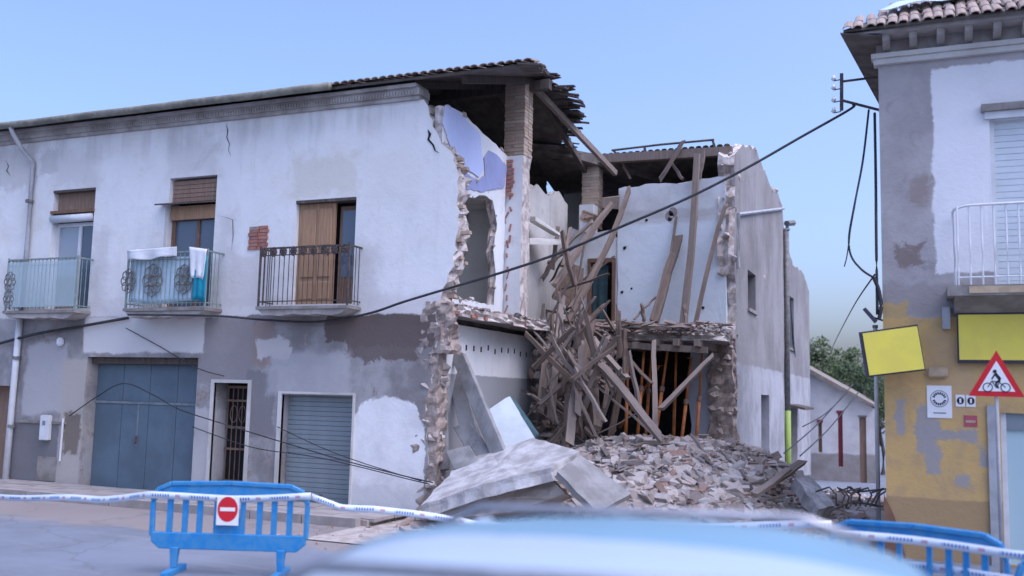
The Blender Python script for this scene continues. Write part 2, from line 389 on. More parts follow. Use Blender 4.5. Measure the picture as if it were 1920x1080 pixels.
M['rust'] = plain('rusty_iron', (.23, .15, .11), (.15, .10, .08), rough=.8, scale=9)
M['slab'] = plain('balcony_concrete', (.30, .275, .25), (.20, .18, .16), scale=3.5, bump=.4)
M['concrete'] = plain('fallen_concrete', (.55, .535, .525), (.33, .31, .295), scale=3.2, bump=1.0)
M['concrete_grey'] = plain('grey_concrete_panel', (.29, .285, .28), (.19, .185, .18), scale=2.6, bump=.6)
M['door_white'] = plain('dirty_white_door', (.44, .50, .53), (.36, .40, .42), rough=.6, scale=2, bump=.1)
M['white'] = plain('white_paint', (.78, .78, .78), (.70, .70, .70), rough=.5, scale=3, bump=.05)
M['pvc'] = plain('white_pvc', (.70, .71, .72), (.6, .61, .62), rough=.5, scale=3, bump=.05)
M['grey_pipe'] = plain('grey_pipe', (.42, .43, .44), (.33, .33, .34), rough=.6, scale=4)
M['cable'] = plain('black_cable', (.03, .03, .033), (.05, .05, .055), rough=.6, bump=0)
M['orange'] = plain('orange_prop', (.44, .15, .04), (.30, .10, .03), rough=.6, scale=8, bump=.1)
M['sky_sheet'] = plain('pale_blue_cloth', (.55, .68, .75), (.45, .58, .66), scale=3)
sc_ = Mat('clouded_screen', .25, 0, .5); sc_.b.inputs['Alpha'].default_value = .45; M['screen'] = sc_.col((.48, .60, .62))
M['shutter_pale'] = plain('pale_shutter', (.66, .71, .73), (.60, .65, .67), rough=.5, scale=3, bump=.03)
M['teal'] = plain('teal_cloth', (.02, .28, .38), (.015, .22, .31), scale=4)
M['teal_dark'] = plain('dark_teal_curtain', (.05, .10, .11), (.035, .07, .08), scale=3)
M['red'] = plain('red_paint', (.22, .04, .05), (.17, .03, .04), rough=.6, scale=5, bump=.05)
M['green_post'] = plain('yellow_green_paint', (.28, .38, .10), (.26, .38, .06), rough=.6, scale=6, bump=.05)
M['sign_yellow'] = plain('yellow_sign_face', (.90, .76, .10), (.82, .68, .11), rough=.45, scale=2, bump=0)
M['sign_side'] = plain('dark_sign_side', (.06, .055, .08), rough=.5, bump=0)
M['sign_red'] = plain('traffic_red', (.62, .02, .03), (.56, .02, .03), rough=.4, bump=0)
M['sign_white'] = plain('traffic_white', (.80, .80, .80), (.76, .76, .76), rough=.4, bump=0)
M['black'] = plain('black_print', (.02, .02, .022), rough=.6, bump=0)
M['grey_print'] = plain('grey_print', (.22, .24, .28), rough=.6, bump=0)
M['magenta'] = plain('red_sticker', (.45, .10, .14), rough=.6, bump=0)
M['beige'] = plain('beige_plastic', (.52, .40, .26), rough=.5, bump=0)
M['barrier'] = plain('blue_plastic', (.02, .20, .48), (.06, .24, .46), rough=.5, scale=9, bump=.08, spec=.4)
M['brown_guard'] = plain('brown_corner_guard', (.22, .12, .07), (.16, .09, .06), scale=5)
M['plaster_chunk'] = varied('plaster_lump', [(.48, .42, .385), (.40, .34, .30), (.56, .52, .49), (.34, .27, .23)], scale=5)
def glass(name, c, rough=.08):
    m = Mat(name, rough, 0, .6); m.bump(m.noise(1.5, 2), .06, .02); return m.col(c)
M['glass'] = glass('dusty_window_glass', (.10, .13, .18)); M['glass_pale'] = glass('curtained_glass', (.34, .38, .43), .2)
M['shop_glass'] = glass('shop_glass', (.45, .58, .60), .2); M['dark'] = plain('dark_opening', (.02, .02, .022), bump=0)
def road_material():
    m = Mat('dusty_asphalt', .9); 
    c = m.mix(m.ramp(m.noise(.35, 7, .65), .36, .66), (.20, .225, .27), (.15, .165, .195))
    c = m.mix(m.math('MULTIPLY', m.ramp(m.noise(1.0, 6, .6, m.scaled((.35, 2.0, 1)), .5), .5, .72), .5), c, (.26, .275, .30))
    c = m.mix(m.math('MULTIPLY', m.ramp(m.noise(9, 6, .7), .55, .8), .4), c, (.13, .125, .125))
    c = m.mix(m.math('MULTIPLY', m.patch(-40, -6.5, -3.4, -1.0, amp=.7, scale=.9, soft=.25, axes=(0, 1)), .6), c, (.30, .235, .19))
    vo = m.node('ShaderNodeTexVoronoi'); vo.feature = 'DISTANCE_TO_EDGE'; vo.inputs['Scale'].default_value = .33
    ad = m.node('ShaderNodeVectorMath'); ad.operation = 'ADD'; nz = m.node('ShaderNodeTexNoise'); nz.inputs['Scale'].default_value = 1.1; nz.inputs['Detail'].default_value = 5; m.t.links.new(m._p, nz.inputs['Vector']); m.t.links.new(m._p, ad.inputs[0]); m.t.links.new(nz.outputs['Color'], ad.inputs[1]); m.t.links.new(ad.outputs[0], vo.inputs['Vector'])
    c = m.mix(m.math('MULTIPLY', m.ramp(vo.outputs['Distance'], .012, .003), .25), c, (.09, .09, .095))
    m.bump(m.noise(60, 4), .35, .01); return m.col(c)
M['road'] = road_material()
M['pavement'] = plain('pavement_slab', (.36, .33, .31), (.27, .24, .225), scale=2, bump=.3)
M['dust'] = plain('rubble_dust', (.46, .415, .38), (.32, .275, .245), scale=4, bump=1.0)
M['rubble'] = varied('rubble_pieces', [(.34, .28, .245), (.24, .19, .16), (.40, .35, .32), (.31, .18, .13), (.62, .59, .565), (.17, .135, .115), (.36, .305, .27), (.48, .43, .395)], per='isl', scale=14, bump=.8)

# ================================================================== GROUND
def ground_z(x, y):
    k = max(0.0, min(1.0, (x + 7.5) / 3.0)); t = max(0.0, min(1.0, (y - 5.0) / 14.0)); return -0.75 * k * t * t * (3 - 2*t)
def ground():
    xs = [-600, -200, -80, -40] + [-24 + i for i in range(40)] + [20, 40, 80, 200, 600]
    ys = [-120, -60, -30] + [-20 + i for i in range(60)] + [50, 80, 150, 300, 700]
    b = MB(); b.v = [(x, y, ground_z(x, y)) for y in ys for x in xs]; n = len(xs)
    b.f = [(j*n+i, j*n+i+1, (j+1)*n+i+1, (j+1)*n+i) for j in range(len(ys)-1) for i in range(n-1)]
    return tag(b.obj('road', M['road'], None, True), 'pale dusty asphalt road in front of the ruined houses', 'road', kind='structure')
ground()
pv = thing('pavement', 'narrow stone pavement along the foot of the white house', 'pavement', (-15, -.75, 0)); pv['kind'] = 'structure'
MB().box(-24, -7.9, -1.38, -.002, -.1, .105).obj('paving_bed', M['mortar'], pv)
km = MB().box(-.49, .49, -.075, .075, -.07, .07).mesh('kerb_stone'); sm = MB().box(-.39, .39, -.31, .31, -.025, .025).mesh('paving_slab')
for i in range(16):
    link('kerb_stone', km, pv, M['pavement']).location = (-23.5 + i, -1.458, .07)
rnd = random.Random(4)
for i in range(20):
    for j in range(2):
        o = link('paving_slab', sm, pv, M['pavement']); o.location = (-23.4 + i*.8, -.36 - j*.64, .1 + rnd.uniform(0, .006)); o.rotation_euler = (rnd.uniform(-.006, .006), rnd.uniform(-.006, .006), 0)

# ================================================================== WHITE HOUSE
wh = thing('white_house', 'long two-storey whitewashed house with three balconies, its right end torn open', 'house', (-14, 0, 0))
rnd = random.Random(7)
brk = [(795, 168), (803, 200), (816, 243), (835, 275), (851, 292), (861, 330), (857, 372), (861, 400), (854, 450), (851, 490), (838, 530), (826, 560), (817, 585), (822, 620), (808, 662), (812, 700), (798, 760), (802, 840), (796, 950)]
edge = [(p.x, p.z) for p in (W(a, b) for a, b in brk)]
edge[-1] = (edge[-1][0], -.1); edge[0] = (edge[0][0], 7.2)
er = rough_line(edge, .09, .035, rnd)
outer = [(-24, 7.2), (-24, -.1)] + list(reversed(er))
OP = dict(d1=(-16.62, -15.46, 3.62, 6.1), d2=(-13.52, -12.36, 3.62, 6.16), d3=(-10.5, -9.21, 3.62, 5.54), garage=(-15.36, -12.56, .02, 2.64),
          gate=(-12.14, -11.36, .3, 2.18), roll=(-10.6, -9.1, .02, 1.99), far=(-18.6, -17.33, .02, 2.02))
wall('facade_wall', outer, [rect(*OP[k]) for k in OP], (0, 0, 0), XA, ZA, -YA, .42, M['facade'], wh, broken=range(2, len(outer)), cell=.45, relief=.014, bamp=.07)
# torn masonry: stones and brick ends standing out of the broken edge
def hull(seed, n=11, sx=1, sy=1, sz=1):
    r = random.Random(seed); bm = bmesh.new()
    for i in range(n):
        v = Vector((r.uniform(-1, 1), r.uniform(-1, 1), r.uniform(-1, 1)))
        m = max(abs(c) for c in v); v = v / m * r.uniform(.75, 1); bm.verts.new((v.x*sx, v.y*sy, v.z*sz))
    g = bmesh.ops.convex_hull(bm, input=list(bm.verts)); bmesh.ops.delete(bm, geom=[v for v in bm.verts if not v.link_faces], context='VERTS')
    me = bpy.data.meshes.new('stone'); bm.to_mesh(me); bm.free(); return me
bmf = MB().box(-.1, .1, -.05, .05, -.028, .028).mesh('brick')
STONES = [hull(i) for i in range(10)]
for s in STONES: s.materials.append(M['plaster_chunk'])
for i in range(64):
    k = rnd.random(); j = min(int(k * (len(er)-1)), len(er)-2); x, z = er[j]
    if z > 7.0: continue
    big = z < 3.7
    o = link('stone', rnd.choice(STONES), wh); s = rnd.uniform(.05, .13) if big else rnd.uniform(.02, .05)
    o.location = (x + rnd.uniform(-.02, .13 if big else .04), rnd.uniform(.03, .38), max(z, .1) + rnd.uniform(-.06, .06)); o.scale = (s*1.2, s*1.1, s*.75)
    o.rotation_euler = (rnd.uniform(-.4, .4), rnd.uniform(-.4, .4), rnd.uniform(0, 3))
# rough masonry stump that the facade leaves on the ground floor
def rough_column(name, x0, x1, y0, y1, z0, z1, parent, amp=.07, seed=1, taper=0.0, nz=44, mat='core'):
    b = MB(); n = 6; ring = []
    prof = [(x0 + (x1-x0)*i/n, y0) for i in range(n)] + [(x1, y0 + (y1-y0)*i/n) for i in range(n)] + [(x1 - (x1-x0)*i/n, y1) for i in range(n)] + [(x0, y1 - (y1-y0)*i/n) for i in range(n)]
    m_ = len(prof); cx, cy = (x0+x1)/2, (y0+y1)/2
    for j in range(nz+1):
        z = z0 + (z1-z0)*j/nz
        for x, y in prof:
            q = Vector((x*4.5, y*4.5, z*5.5 + seed*9)); k = mnoise.noise(q)*1.3 + .7*mnoise.noise(q*2.7)
            d = Vector((x-cx, y-cy)); d = d.normalized() if d.length else d
            t = taper*(1 - j/nz)
            b.v.append((x + d.x*(k*amp + t), y + d.y*(k*amp*.6 + t*.4), z + .4*amp*mnoise.noise(q*1.9)))
    for j in range(nz): b.f += [(j*m_+k, j*m_+(k+1) % m_, (j+1)*m_+(k+1) % m_, (j+1)*m_+k) for k in range(m_)]
    b.f += [tuple(range(m_)), tuple(range(nz*m_, (nz+1)*m_))]
    return b.obj(name, M[mat], parent)
rough_column('masonry_core', -7.98, -7.5, .03, .40, -.1, 3.45, wh, .075, 2, .06)
rough_column('masonry_core', -7.78, -7.28, .0, .38, 2.75, 3.62, wh, .10, 5, 0, 14)
for i in range(30):
    z = 3.55 * (i / 30.0) + .06
    o = link('stone', rnd.choice(STONES), wh); s = rnd.uniform(.035, .10)
    o.location = (-7.56 + rnd.uniform(-.26, .12) + (.1 if z > 2.8 else 0), rnd.uniform(.0, .32), z); o.scale = (s*1.25, s, s*.8); o.rotation_euler = (rnd.uniform(-.3, .3), rnd.uniform(-.3, .3), rnd.uniform(0, 3))
for i in range(24):
    x, z = er[rnd.randrange(1, len(er)-1)]; z = round(z/.072)*.072
    if z > 7.0 or z < .1: continue
    o = link('brick', bmf, wh, M['brick']); o.location = (x + rnd.uniform(-.07, .05), rnd.choice([.08, .2, .32]), z); o.rotation_euler = (rnd.uniform(-.06, .06), rnd.uniform(-.08, .08), rnd.uniform(-.15, .15)); o.scale = (rnd.uniform(.6, 1), 1, 1)
# cracks in the plaster
def crack(parent, pts, w, y=-.016):
    rr = random.Random(len(pts)); P = [W(a, b_, y) for a, b_ in pts]; b = MB(); L_ = []; R_ = []
    for i, p in enumerate(P):
        k = w * (.4 + .6*rr.random()) * (1 if 0 < i < len(P)-1 else .15); L_.append(p + Vector((-k, 0, 0))); R_.append(p + Vector((k, 0, k*.4)))
    n = len(P); b.add(L_ + R_, [(i, n+i, n+i+1, i+1) for i in range(n-1)]); return b.obj('crack', M['dark'], parent)
crack(wh, [(424, 232), (427, 246), (425, 258), (430, 270), (428, 282), (433, 292)], .012)
crack(wh, [(802, 243), (806, 252), (803, 262), (812, 272), (816, 283), (824, 287)], .03)
crack(wh, [(410, 405), (425, 408), (436, 412), (437, 440), (434, 470)], .008)
crack(wh, [(10, 300), (16, 312), (12, 320), (20, 330)], .02)
# cornice and eaves
b = MB(); b.box(-24, -7.98, -.06, .3, 7.203, 7.27); b.box(-24, -7.96, -.10, .3, 7.273, 7.40); b.box(-24, -7.99, -.17, .3, 7.403, 7.46)
cor = b.obj('cornice', M['cornice'], wh)
b = MB()
for i in range(130):
    x = -15.6 + i * .06
    if x < -8.05: b.box(x, x + .033, -.125, -.1, 7.29, 7.35)
tag(b.obj('dentils', M['cornice'], cor), kind='stuff')
RZ0, RZ1, RYR = 7.49, 8.60, 3.2
def roof_z(y): return RZ0 + (RZ1-RZ0) * (y + .4) / (RYR + .4) if y < RYR else RZ1 - .3 * (y - RYR)
ro = link('roof', bpy.data.meshes.new('roof'), wh)
frontp = [(-24, -.26), (-5.68, -.26)] + rough_line([(-5.68, -.26), (-5.85, .4), (-6.2, 1.2), (-6.55, 2.2), (-6.95, 3.2)], .25, .06, rnd)[1:] + [(-24, 3.2)]
backp = [(-24, 3.2), (-6.95, 3.2)] + rough_line([(-6.95, 3.2), (-6.62, 3.9), (-6.78, 4.4), (-6.9, 5.0), (-7.35, 5.3), (-7.5, 5.9), (-8.2, 6.6), (-8.6, 8.2)], .2, .1, rnd)[1:] + [(-24, 8.2)]
bb = MB()
for poly in (frontp, backp):
    pts = [Vector((x, y, roof_z(y if y > 3.2 or poly is frontp else 3.2))) for x, y in poly]
    bb.prism(pts, (0, 0, -.05))
rb = bb.obj('roof_boards', M['eave'], ro)
b = MB()
def barrel(b, x, y0, y1, z0, z1, w=.082, lift=.0):
    n = 5; ring = [(math.cos(math.pi*k/(n-1)), math.sin(math.pi*k/(n-1))) for k in range(n)]
    vs = []; 
    for (y, z, q) in ((y0, z0, w), (y1, z1, w*.86)):
        vs += [(x + c*q, y, z + lift + s*q*.62) for c, s in ring]
        vs += [(x + c*(q-.016), y, z + lift + s*(q-.016)*.62 - .004) for c, s in ring]
    fs = []
    for k in range(n-1): fs += [(k, k+1, 2*n+k+1, 2*n+k), (n+k, 3*n+k, 3*n+k+1, n+k+1), (k, n+k, n+k+1, k+1)]
    b.add(vs, fs)
xi = -23.9
while xi < -5.6:
    y = -.36
    while y < 3.0:
        if inside((xi, max(y+.12, -.2)), frontp) and inside((xi, min(y+.3, 3.1)), frontp):
            j = rnd.uniform(-.012, .012); barrel(b, xi + j, y, y+.42, roof_z(y)+.035, roof_z(y+.42)+.015 )
        y += .36
    if inside((xi, 3.3), backp):
        y = 3.2
        while y < 8:
            if inside((xi, y+.3), backp): barrel(b, xi, y+.42, y, roof_z(y+.42)+.035, roof_z(y)+.015)
            y += .36
    xi += .16
tag(b.obj('roof_tiles', M['tile'], ro), kind='stuff')
MB().tube([(x, 3.2, RZ1 + .05 + .012*math.sin(x*9)) for x in [-24 + i*.4 for i in range(43)]], .12, 7).obj('ridge_tiles', M['tile'], ro)
# rafters under the roof and the torn edge of laths, canes and hanging tiles
for i in range(9):
    x = -15.2 + i * 1.0
    if x > -6.9: continue
    MB().bar((x, .12, roof_z(.12)-.13), (x, 3.2, RZ1-.13), .1, .14).obj('rafter', M['wood_dark'], ro)
    MB().bar((x, 3.2, RZ1-.13), (x, 7.9, roof_z(7.9)-.13), .1, .14).obj('rafter', M['wood_dark'], ro)
MB().bar((-24, 3.2, RZ1-.28), (-6.75, 3.15, RZ1-.27), .16, .2).obj('ridge_beam', M['wood_dark'], ro)
MB().bar((-24, .1, 7.42), (-8.0, .1, 7.42), .14, .08).obj('wall_plate', M['wood'], ro)
MB().bar((-7.15, 3.3, 8.35), (-6.35, 6.4, 7.2), .09, .12).obj('rafter', M['wood'], ro)
for (x0, y0), (x1, y1), n in (((-5.68, -.35), (-6.95, 3.2), 16), ((-6.95, 3.2), (-6.65, 3.9), 10), ((-6.65, 3.9), (-6.9, 5.0), 26), ((-6.9, 5.0), (-8.1, 6.6), 18)):
    for k in range(n):
        t = (k + rnd.random()) / n; x = x0 + (x1-x0)*t; y = y0 + (y1-y0)*t; z = roof_z(y) - rnd.uniform(-.03, .07)
        L = rnd.uniform(.12, .5) * (1 if y > 2.5 else .5); a = rnd.uniform(-.5, .5)
        q = Vector((x + L*math.cos(a)*.7, y + L*math.sin(a), z - rnd.uniform(-.04, .22)*L*2))
        MB().bar((x-.3, y, z+.01), q, rnd.uniform(.05, .17), rnd.uniform(.015, .035)).obj('broken_lath', M['wood_dark'], ro)
# gutter and pipe
b = MB(); b.tube([(-24 + i*.8, -.42, 7.49 + .006*math.sin(i*1.9)) for i in range(19)], .075, 8); b.obj('gutter', M['moss'], wh, True)
gp = [(-17.53, -.42, 7.44), (-17.5, -.38, 7.30), (-17.42, -.2, 7.0), (-17.22, -.07, 6.75), (-17.2, -.07, 5.0), (-17.22, -.07, 3.45)]
MB().tube(gp, .05, 8).obj('downpipe', M['grey_pipe'], wh, True)
MB().tube([(-17.22, -.085, 3.5), (-17.25, -.085, 2.0), (-17.27, -.085, .1)], .065, 8).obj('downpipe', M['pvc'], wh, True)
for z in (5.9, 4.6, 2.6, 1.2): MB().tube([(-17.22, -.085, z-.03), (-17.22, -.085, z+.03)], .08, 8).obj('pipe_clip', M['iron_grey'], wh)
# reveals: floor behind openings, dark rooms
MB().box(-23.8, -7.75, .42, 8.0, 3.36, 3.52).obj('upper_floor', M['slab'], wh)
wall('rear_wall', [(-24, -.1), (-7.6, -.1), (-7.6, 7.15), (-24, 7.15)], [], (0, 8.0, 0), XA, ZA, -YA, .3, M['cream_room'], wh, cell=1.5)
wall('spine_wall', [(-23.9, .0), (-7.8, .0), (-7.8, 7.0), (-23.9, 7.0)], [], (0, 3.15, 0), XA, ZA, -YA, .2, M['cream_room'], wh, cell=1.2)

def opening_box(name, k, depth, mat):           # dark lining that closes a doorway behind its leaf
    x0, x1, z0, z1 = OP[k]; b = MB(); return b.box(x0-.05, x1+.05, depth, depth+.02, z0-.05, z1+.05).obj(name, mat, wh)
# first balcony door: roller shutter, white frame, brown lower panel
def window1():
    x0, x1, z0, z1 = OP['d1']
    d = MB().box(x0+.02, x1-.02, .12, .17, 5.62, 6.08).obj('shutter_box', M['door_brown'], wh); MB().box(x0-.02, x1+.01, -.05, .12, 5.60, 5.66).obj('lintel_board', M['frame_wood'], d)
    MB().box(x0, x1, -.02, .12, 6.05, 6.1).obj('lintel_board', M['wood_dark'], d)
    s = MB()
    s.tube([(x0-.02, .02, 5.50), (x1-.04, .02, 5.50)], .085, 10); s.obj('rolled_blind', M['pvc'], wh, True)
    w = thing_part('balcony_door', [(x0, x0+.08, z0, 5.42), (x1-.08, x1, z0, 5.42), (x0+.08, x1-.08, 5.34, 5.42), (x0+.62, x0+.70, z0, 5.34)], .14, M['pvc'])
    MB().box(x0+.08, x0+.62, .17, .18, 4.3, 5.34).obj('pane', M['glass_pale'], w); MB().box(x0+.70, x1-.08, .17, .18, z0, 5.34).obj('pane', M['glass'], w)
    MB().box(x0+.08, x0+.62, .15, .19, z0, 4.3).obj('lower_panel', M['door_brown'], w)
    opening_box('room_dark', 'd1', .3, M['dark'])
def thing_part(name, rects, y, mat, t=.05):
    b = MB()
    for x0, x1, z0, z1 in rects: b.box(x0, x1, y, y+t, z0, z1)
    return b.obj(name, mat, wh)
window1()
def window2():
    x0, x1, z0, z1 = OP['d2']
    d = MB().box(x0+.02, x1-.02, .1, .16, 5.66, 6.12).obj('shutter_box', M['frame_wood'], wh)
    for i in range(5): MB().box(x0+.03, x1-.03, .085, .1, 5.69+i*.085, 5.765+i*.085).obj('slat', M['door_brown'], d)
    MB().prism([(x0-.2, -.17, 5.60), (x1-.02, -.12, 5.60), (x1-.02, .12, 5.66), (x0-.1, .12, 5.66)], (0, 0, .03)).obj('canopy_board', M['wood_dark'], d)
    MB().box(x0+.02, x1-.02, .06, .12, 5.33, 5.6).obj('valance_board', M['door_wood'], d)
    w = thing_part('balcony_window', [(x0, x0+.09, z0, 5.33), (x1-.05, x1, z0, 5.33), (x0+.62, x0+.69, z0, 5.33)], .13, M['frame_wood'])
    MB().box(x0+.09, x0+.62, .16, .17, z0, 5.33).obj('pane', M['glass'], w); MB().box(x0+.69, x1-.05, .16, .17, z0, 5.33).obj('pane', M['glass'], w)
    MB().box(x0-.06, x0-.005, -.012, .1, z0, 5.6).obj('jamb', M['cream_room'], wh)
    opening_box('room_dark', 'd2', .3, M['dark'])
window2()
def window3():
    x0, x1, z0, z1 = OP['d3']
    l = MB().box(x0+.02, x0+.80, .10, .14, z0, z1-.06).obj('door_leaf', M['door_wood'], wh)
    for a0, a1 in ((x0+.09, x0+.39), (x0+.45, x0+.74)):
        for c0, c1 in ((z0+.1, z0+.42), (z0+.5, z0+1.0), (z0+1.08, z1-.15)):
            bevel(MB().box(a0, a1, .075, .1, c0, c1).obj('door_panel', M['door_wood'], l), .015, 1)
    MB().box(x0+.68, x0+.70, .05, .10, z0+.9, z0+1.02).obj('door_handle', M['iron'], l)
    l2 = MB().box(x0+.84, x1-.03, .20, .24, z0, z1-.12).obj('door_leaf', M['frame_wood'], wh); MB().box(x0+.9, x1-.08, .19, .2, z0+.5, z1-.2).obj('pane', M['glass'], l2)
    MB().box(x0, x1, -.01, .2, z1-.055, z1-.003).obj('lintel_board', M['wood_dark'], wh)
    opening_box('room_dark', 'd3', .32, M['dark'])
window3()
# bare brick patch
bp = MB().box(-11.53, -11.12, -.004, .02, 4.66, 5.10).obj('brick_patch', M['mortar'], wh)
bm_ = MB().box(-.1, .1, -.02, .02, -.028, .028).mesh('brick'); rnd = random.Random(3)
for r_ in range(7):
    n = 2 if r_ not in (0,) else 1
    for c_ in range(2):
        if r_ == 6 and c_ == 0: continue
        o = link('brick', bm_, bp, M['red_brick']); o.location = (-11.43 + c_*.215 + (r_ % 2)*.03 + rnd.uniform(-.01, .01), -.004 + rnd.uniform(-.006, .004), 4.69 + r_*.064); o.rotation_euler = (0, rnd.uniform(-.03, .03), 0)
# garage door
def garage():
    x0, x1, z0, z1 = OP['garage']
    g = MB().box(x0, x1, .30, .34, z0, z1).obj('garage_door', M['garage'], wh)
    for i in range(4):
        a = x0 + .02 + i*(x1-x0-.04)/4; MB().box(a+.006, a+(x1-x0-.04)/4-.006, .285, .3, z0+.02, 1.72).obj('door_panel', M['garage'], g)
    for i in range(4):
        a = x0 + .02 + i*(x1-x0-.04)/4; MB().box(a+.006, a+(x1-x0-.04)/4-.006, .285, .3, 1.78, z1-.14).obj('door_panel', M['garage'], g)
    MB().box(x0, x1, .27, .285, 1.725, 1.775).obj('cross_rail', M['garage_trim'], g)
    MB().box(x0+1.13, x0+1.17, .272, .284, .9, 1.72).obj('door_strip', M['garage_trim'], g)
    MB().tube([(x0+1.15, .25, .95), (x0+1.15, .25, 1.1)], .02, 6).obj('door_handle', M['iron'], g)
    MB().box(x0, x1, .12, .3, z1-.13, z1-.003).obj('lintel_board', M['wood_dark'], wh)
garage()
def gate():
    x0, x1, z0, z1 = OP['gate']
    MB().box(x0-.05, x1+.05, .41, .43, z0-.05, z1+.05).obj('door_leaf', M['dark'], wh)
    MB().box(x0, x1, -.14, .4, .1, .3).obj('doorstep', M['slab'], wh)
    for a, b_ in ((x0-.07, x0), (x1, x1+.07)): MB().box(a, b_, -.025, .05, .3, z1).obj('door_surround', M['cream_room'], wh)
    MB().box(x0-.07, x1+.07, -.025, .05, z1, z1+.06).obj('door_surround', M['cream_room'], wh)
    gt = MB().box(x0+.02, x1-.02, .33, .36, z1-.1, z1-.05).obj('barred_gate', M['rust'], wh)
    for i in range(7): MB().tube([(x0+.06+i*.11, .345, z0+.02), (x0+.06+i*.11, .345, z1-.06)], .011, 6).obj('bar', M['rust'], gt)
    for z in (z0+.06, z0+.65, 1.35, 1.85): MB().box(x0+.02, x1-.02, .335, .355, z-.02, z+.02).obj('cross_rail', M['rust'], gt)
    for i in range(3):
        c = Vector((x0+.2+i*.2, .345, 1.6)); MB().tube([c + Vector((math.cos(t)*.08, 0, math.sin(t)*.16)) for t in [k*math.pi/6 for k in range(13)]], .009, 5).obj('scroll', M['rust'], gt)
gate()
def roller():
    x0, x1, z0, z1 = OP['roll']
    r = MB().box(x0, x1, .2, .22, z0, z1).obj('roller_door', M['roller'], wh)
    sl = MB().prism([(0, -.012, -.036), (0, .0, -.04), (0, .0, .04), (0, -.012, .036)], (x1-x0-.06, 0, 0)).mesh('slat')
    for i in range(23): link('slat', sl, r, M['roller']).location = (x0+.03, .198, z0+.05+i*.084)
    for a, b_ in ((x0-.075, x0), (x1, x1+.04)): MB().box(a, b_, -.03, .06, .02, z1+.02).obj('door_surround', M['cream_room'], wh)
    MB().box(x0-.075, x1+.04, -.03, .06, z1+.02, z1+.06).obj('door_surround', M['cream_room'], wh)
    MB().box((x0+x1)/2-.07, (x0+x1)/2+.07, .165, .18, .22, .25).obj('door_handle', M['iron'], r)
roller()
x0, x1, z0, z1 = OP['far']
fd = MB().box(x0, x1, .3, .34, z0, z1).obj('door_leaf', M['door_brown'], wh); MB().box(x1-.34, x1-.28, .26, .3, z0, z1).obj('gate_bar', M['iron'], fd); MB().box(x1-.14, x1-.1, .26, .3, z0, z1).obj('gate_bar', M['iron'], fd)
# balconies
def balcony(x0, x1, dep, kind, z=3.55, zr=4.6):
    r = random.Random(int(-x0*10)); zr0 = z + .03
    bt = []
    for i in range(13): t = i/12; bt.append((x0 + (x1-x0)*t, z-.15 + r.uniform(-.03, .02)))
    b = MB(); b.box(x0, x1, -dep, -.002, z-.055, z); sl = b.obj('balcony_slab', M['slab'], wh)
    pts = [(x0+.03, z-.057), (x1-.03, z-.057)] + [(x, q) for x, q in reversed(bt[1:-1])]
    MB().prism([(x, -dep+.03, q) for x, q in pts], (0, dep-.035, 0)).obj('slab_underside', M['cornice'], sl)
    mat = M[kind]; rl = MB().bar((x0+.03, -dep+.04, zr), (x1-.03, -dep+.04, zr), .035, .03).obj('balcony_railing', mat, wh)
    for xx in (x0+.03, x1-.03): MB().bar((xx, -dep+.06, zr), (xx, -.0, zr), .03, .03).obj('side_rail', mat, rl); MB().bar((xx, -dep+.06, zr0+.06), (xx, 0, zr0+.06), .02, .02).obj('side_rail', mat, rl)
    for zc in (zr0+.06, zr-.13): MB().bar((x0+.04, -dep+.04, zc), (x1-.04, -dep+.04, zc), .018, .018).obj('cross_rail', mat, rl)
    for xx in (x0+.03, x1-.03): MB().bar((xx, -dep+.04, z), (xx, -dep+.04, zr+.04), .032, .032).obj('post', mat, rl)
    n = int((x1-x0)/.105); bar = MB().tube([(0, 0, zr0), (0, 0, zr)], .009, 6).mesh('bar')
    for i in range(1, n):
        if kind != 'iron' and i % 3 and kind == 'green_iron': pass
        link('bar', bar, rl, mat).location = (x0+.03+(x1-x0-.06)*i/n, -dep+.04, 0)
    for xx in (x0+.03, x1-.03):
        for i in range(1, max(2, int(dep/.11))): link('bar', bar, rl, mat).location = (xx, -dep+.04+i*.11, 0)
    return rl
r1 = balcony(-17.34, -15.36, .42, 'green_iron'); r2 = balcony(-14.02, -12.06, .5, 'green_iron'); r3 = balcony(-10.95, -9.02, .45, 'iron')
def rosette(rl, x, y, z, mat, s=.2):
    for k in range(8):
        a = k*math.pi/4; c = Vector((x + math.cos(a)*s*.55, y, z + math.sin(a)*s*.75))
        MB().tube([c + Vector((math.cos(t)*s*.36, 0, math.sin(t)*s*.42)) for t in [j*math.pi/4 for j in range(9)]], .012, 5).obj('scroll', mat, rl)
    MB().tube([Vector((x + math.cos(t)*s*.3, y, z + math.sin(t)*s*.4)) for t in [j*math.pi/6 for j in range(13)]], .02, 5).obj('scroll', mat, rl)
rosette(r2, -13.35, -.475, 4.08, M['iron_grey'], .27); rosette(r2, -12.6, -.475, 4.08, M['iron_grey'], .24); rosette(r2, -13.95, -.475, 4.08, M['iron_grey'], .2)
rosette(r1, -17.22, -.395, 4.15, M['iron_grey'], .18); rosette(r1, -17.22, -.395, 3.8, M['iron_grey'], .16)
for i in range(9): rosette(r3, -10.84 + i*.213, -.425, 4.53, M['iron'], .07)
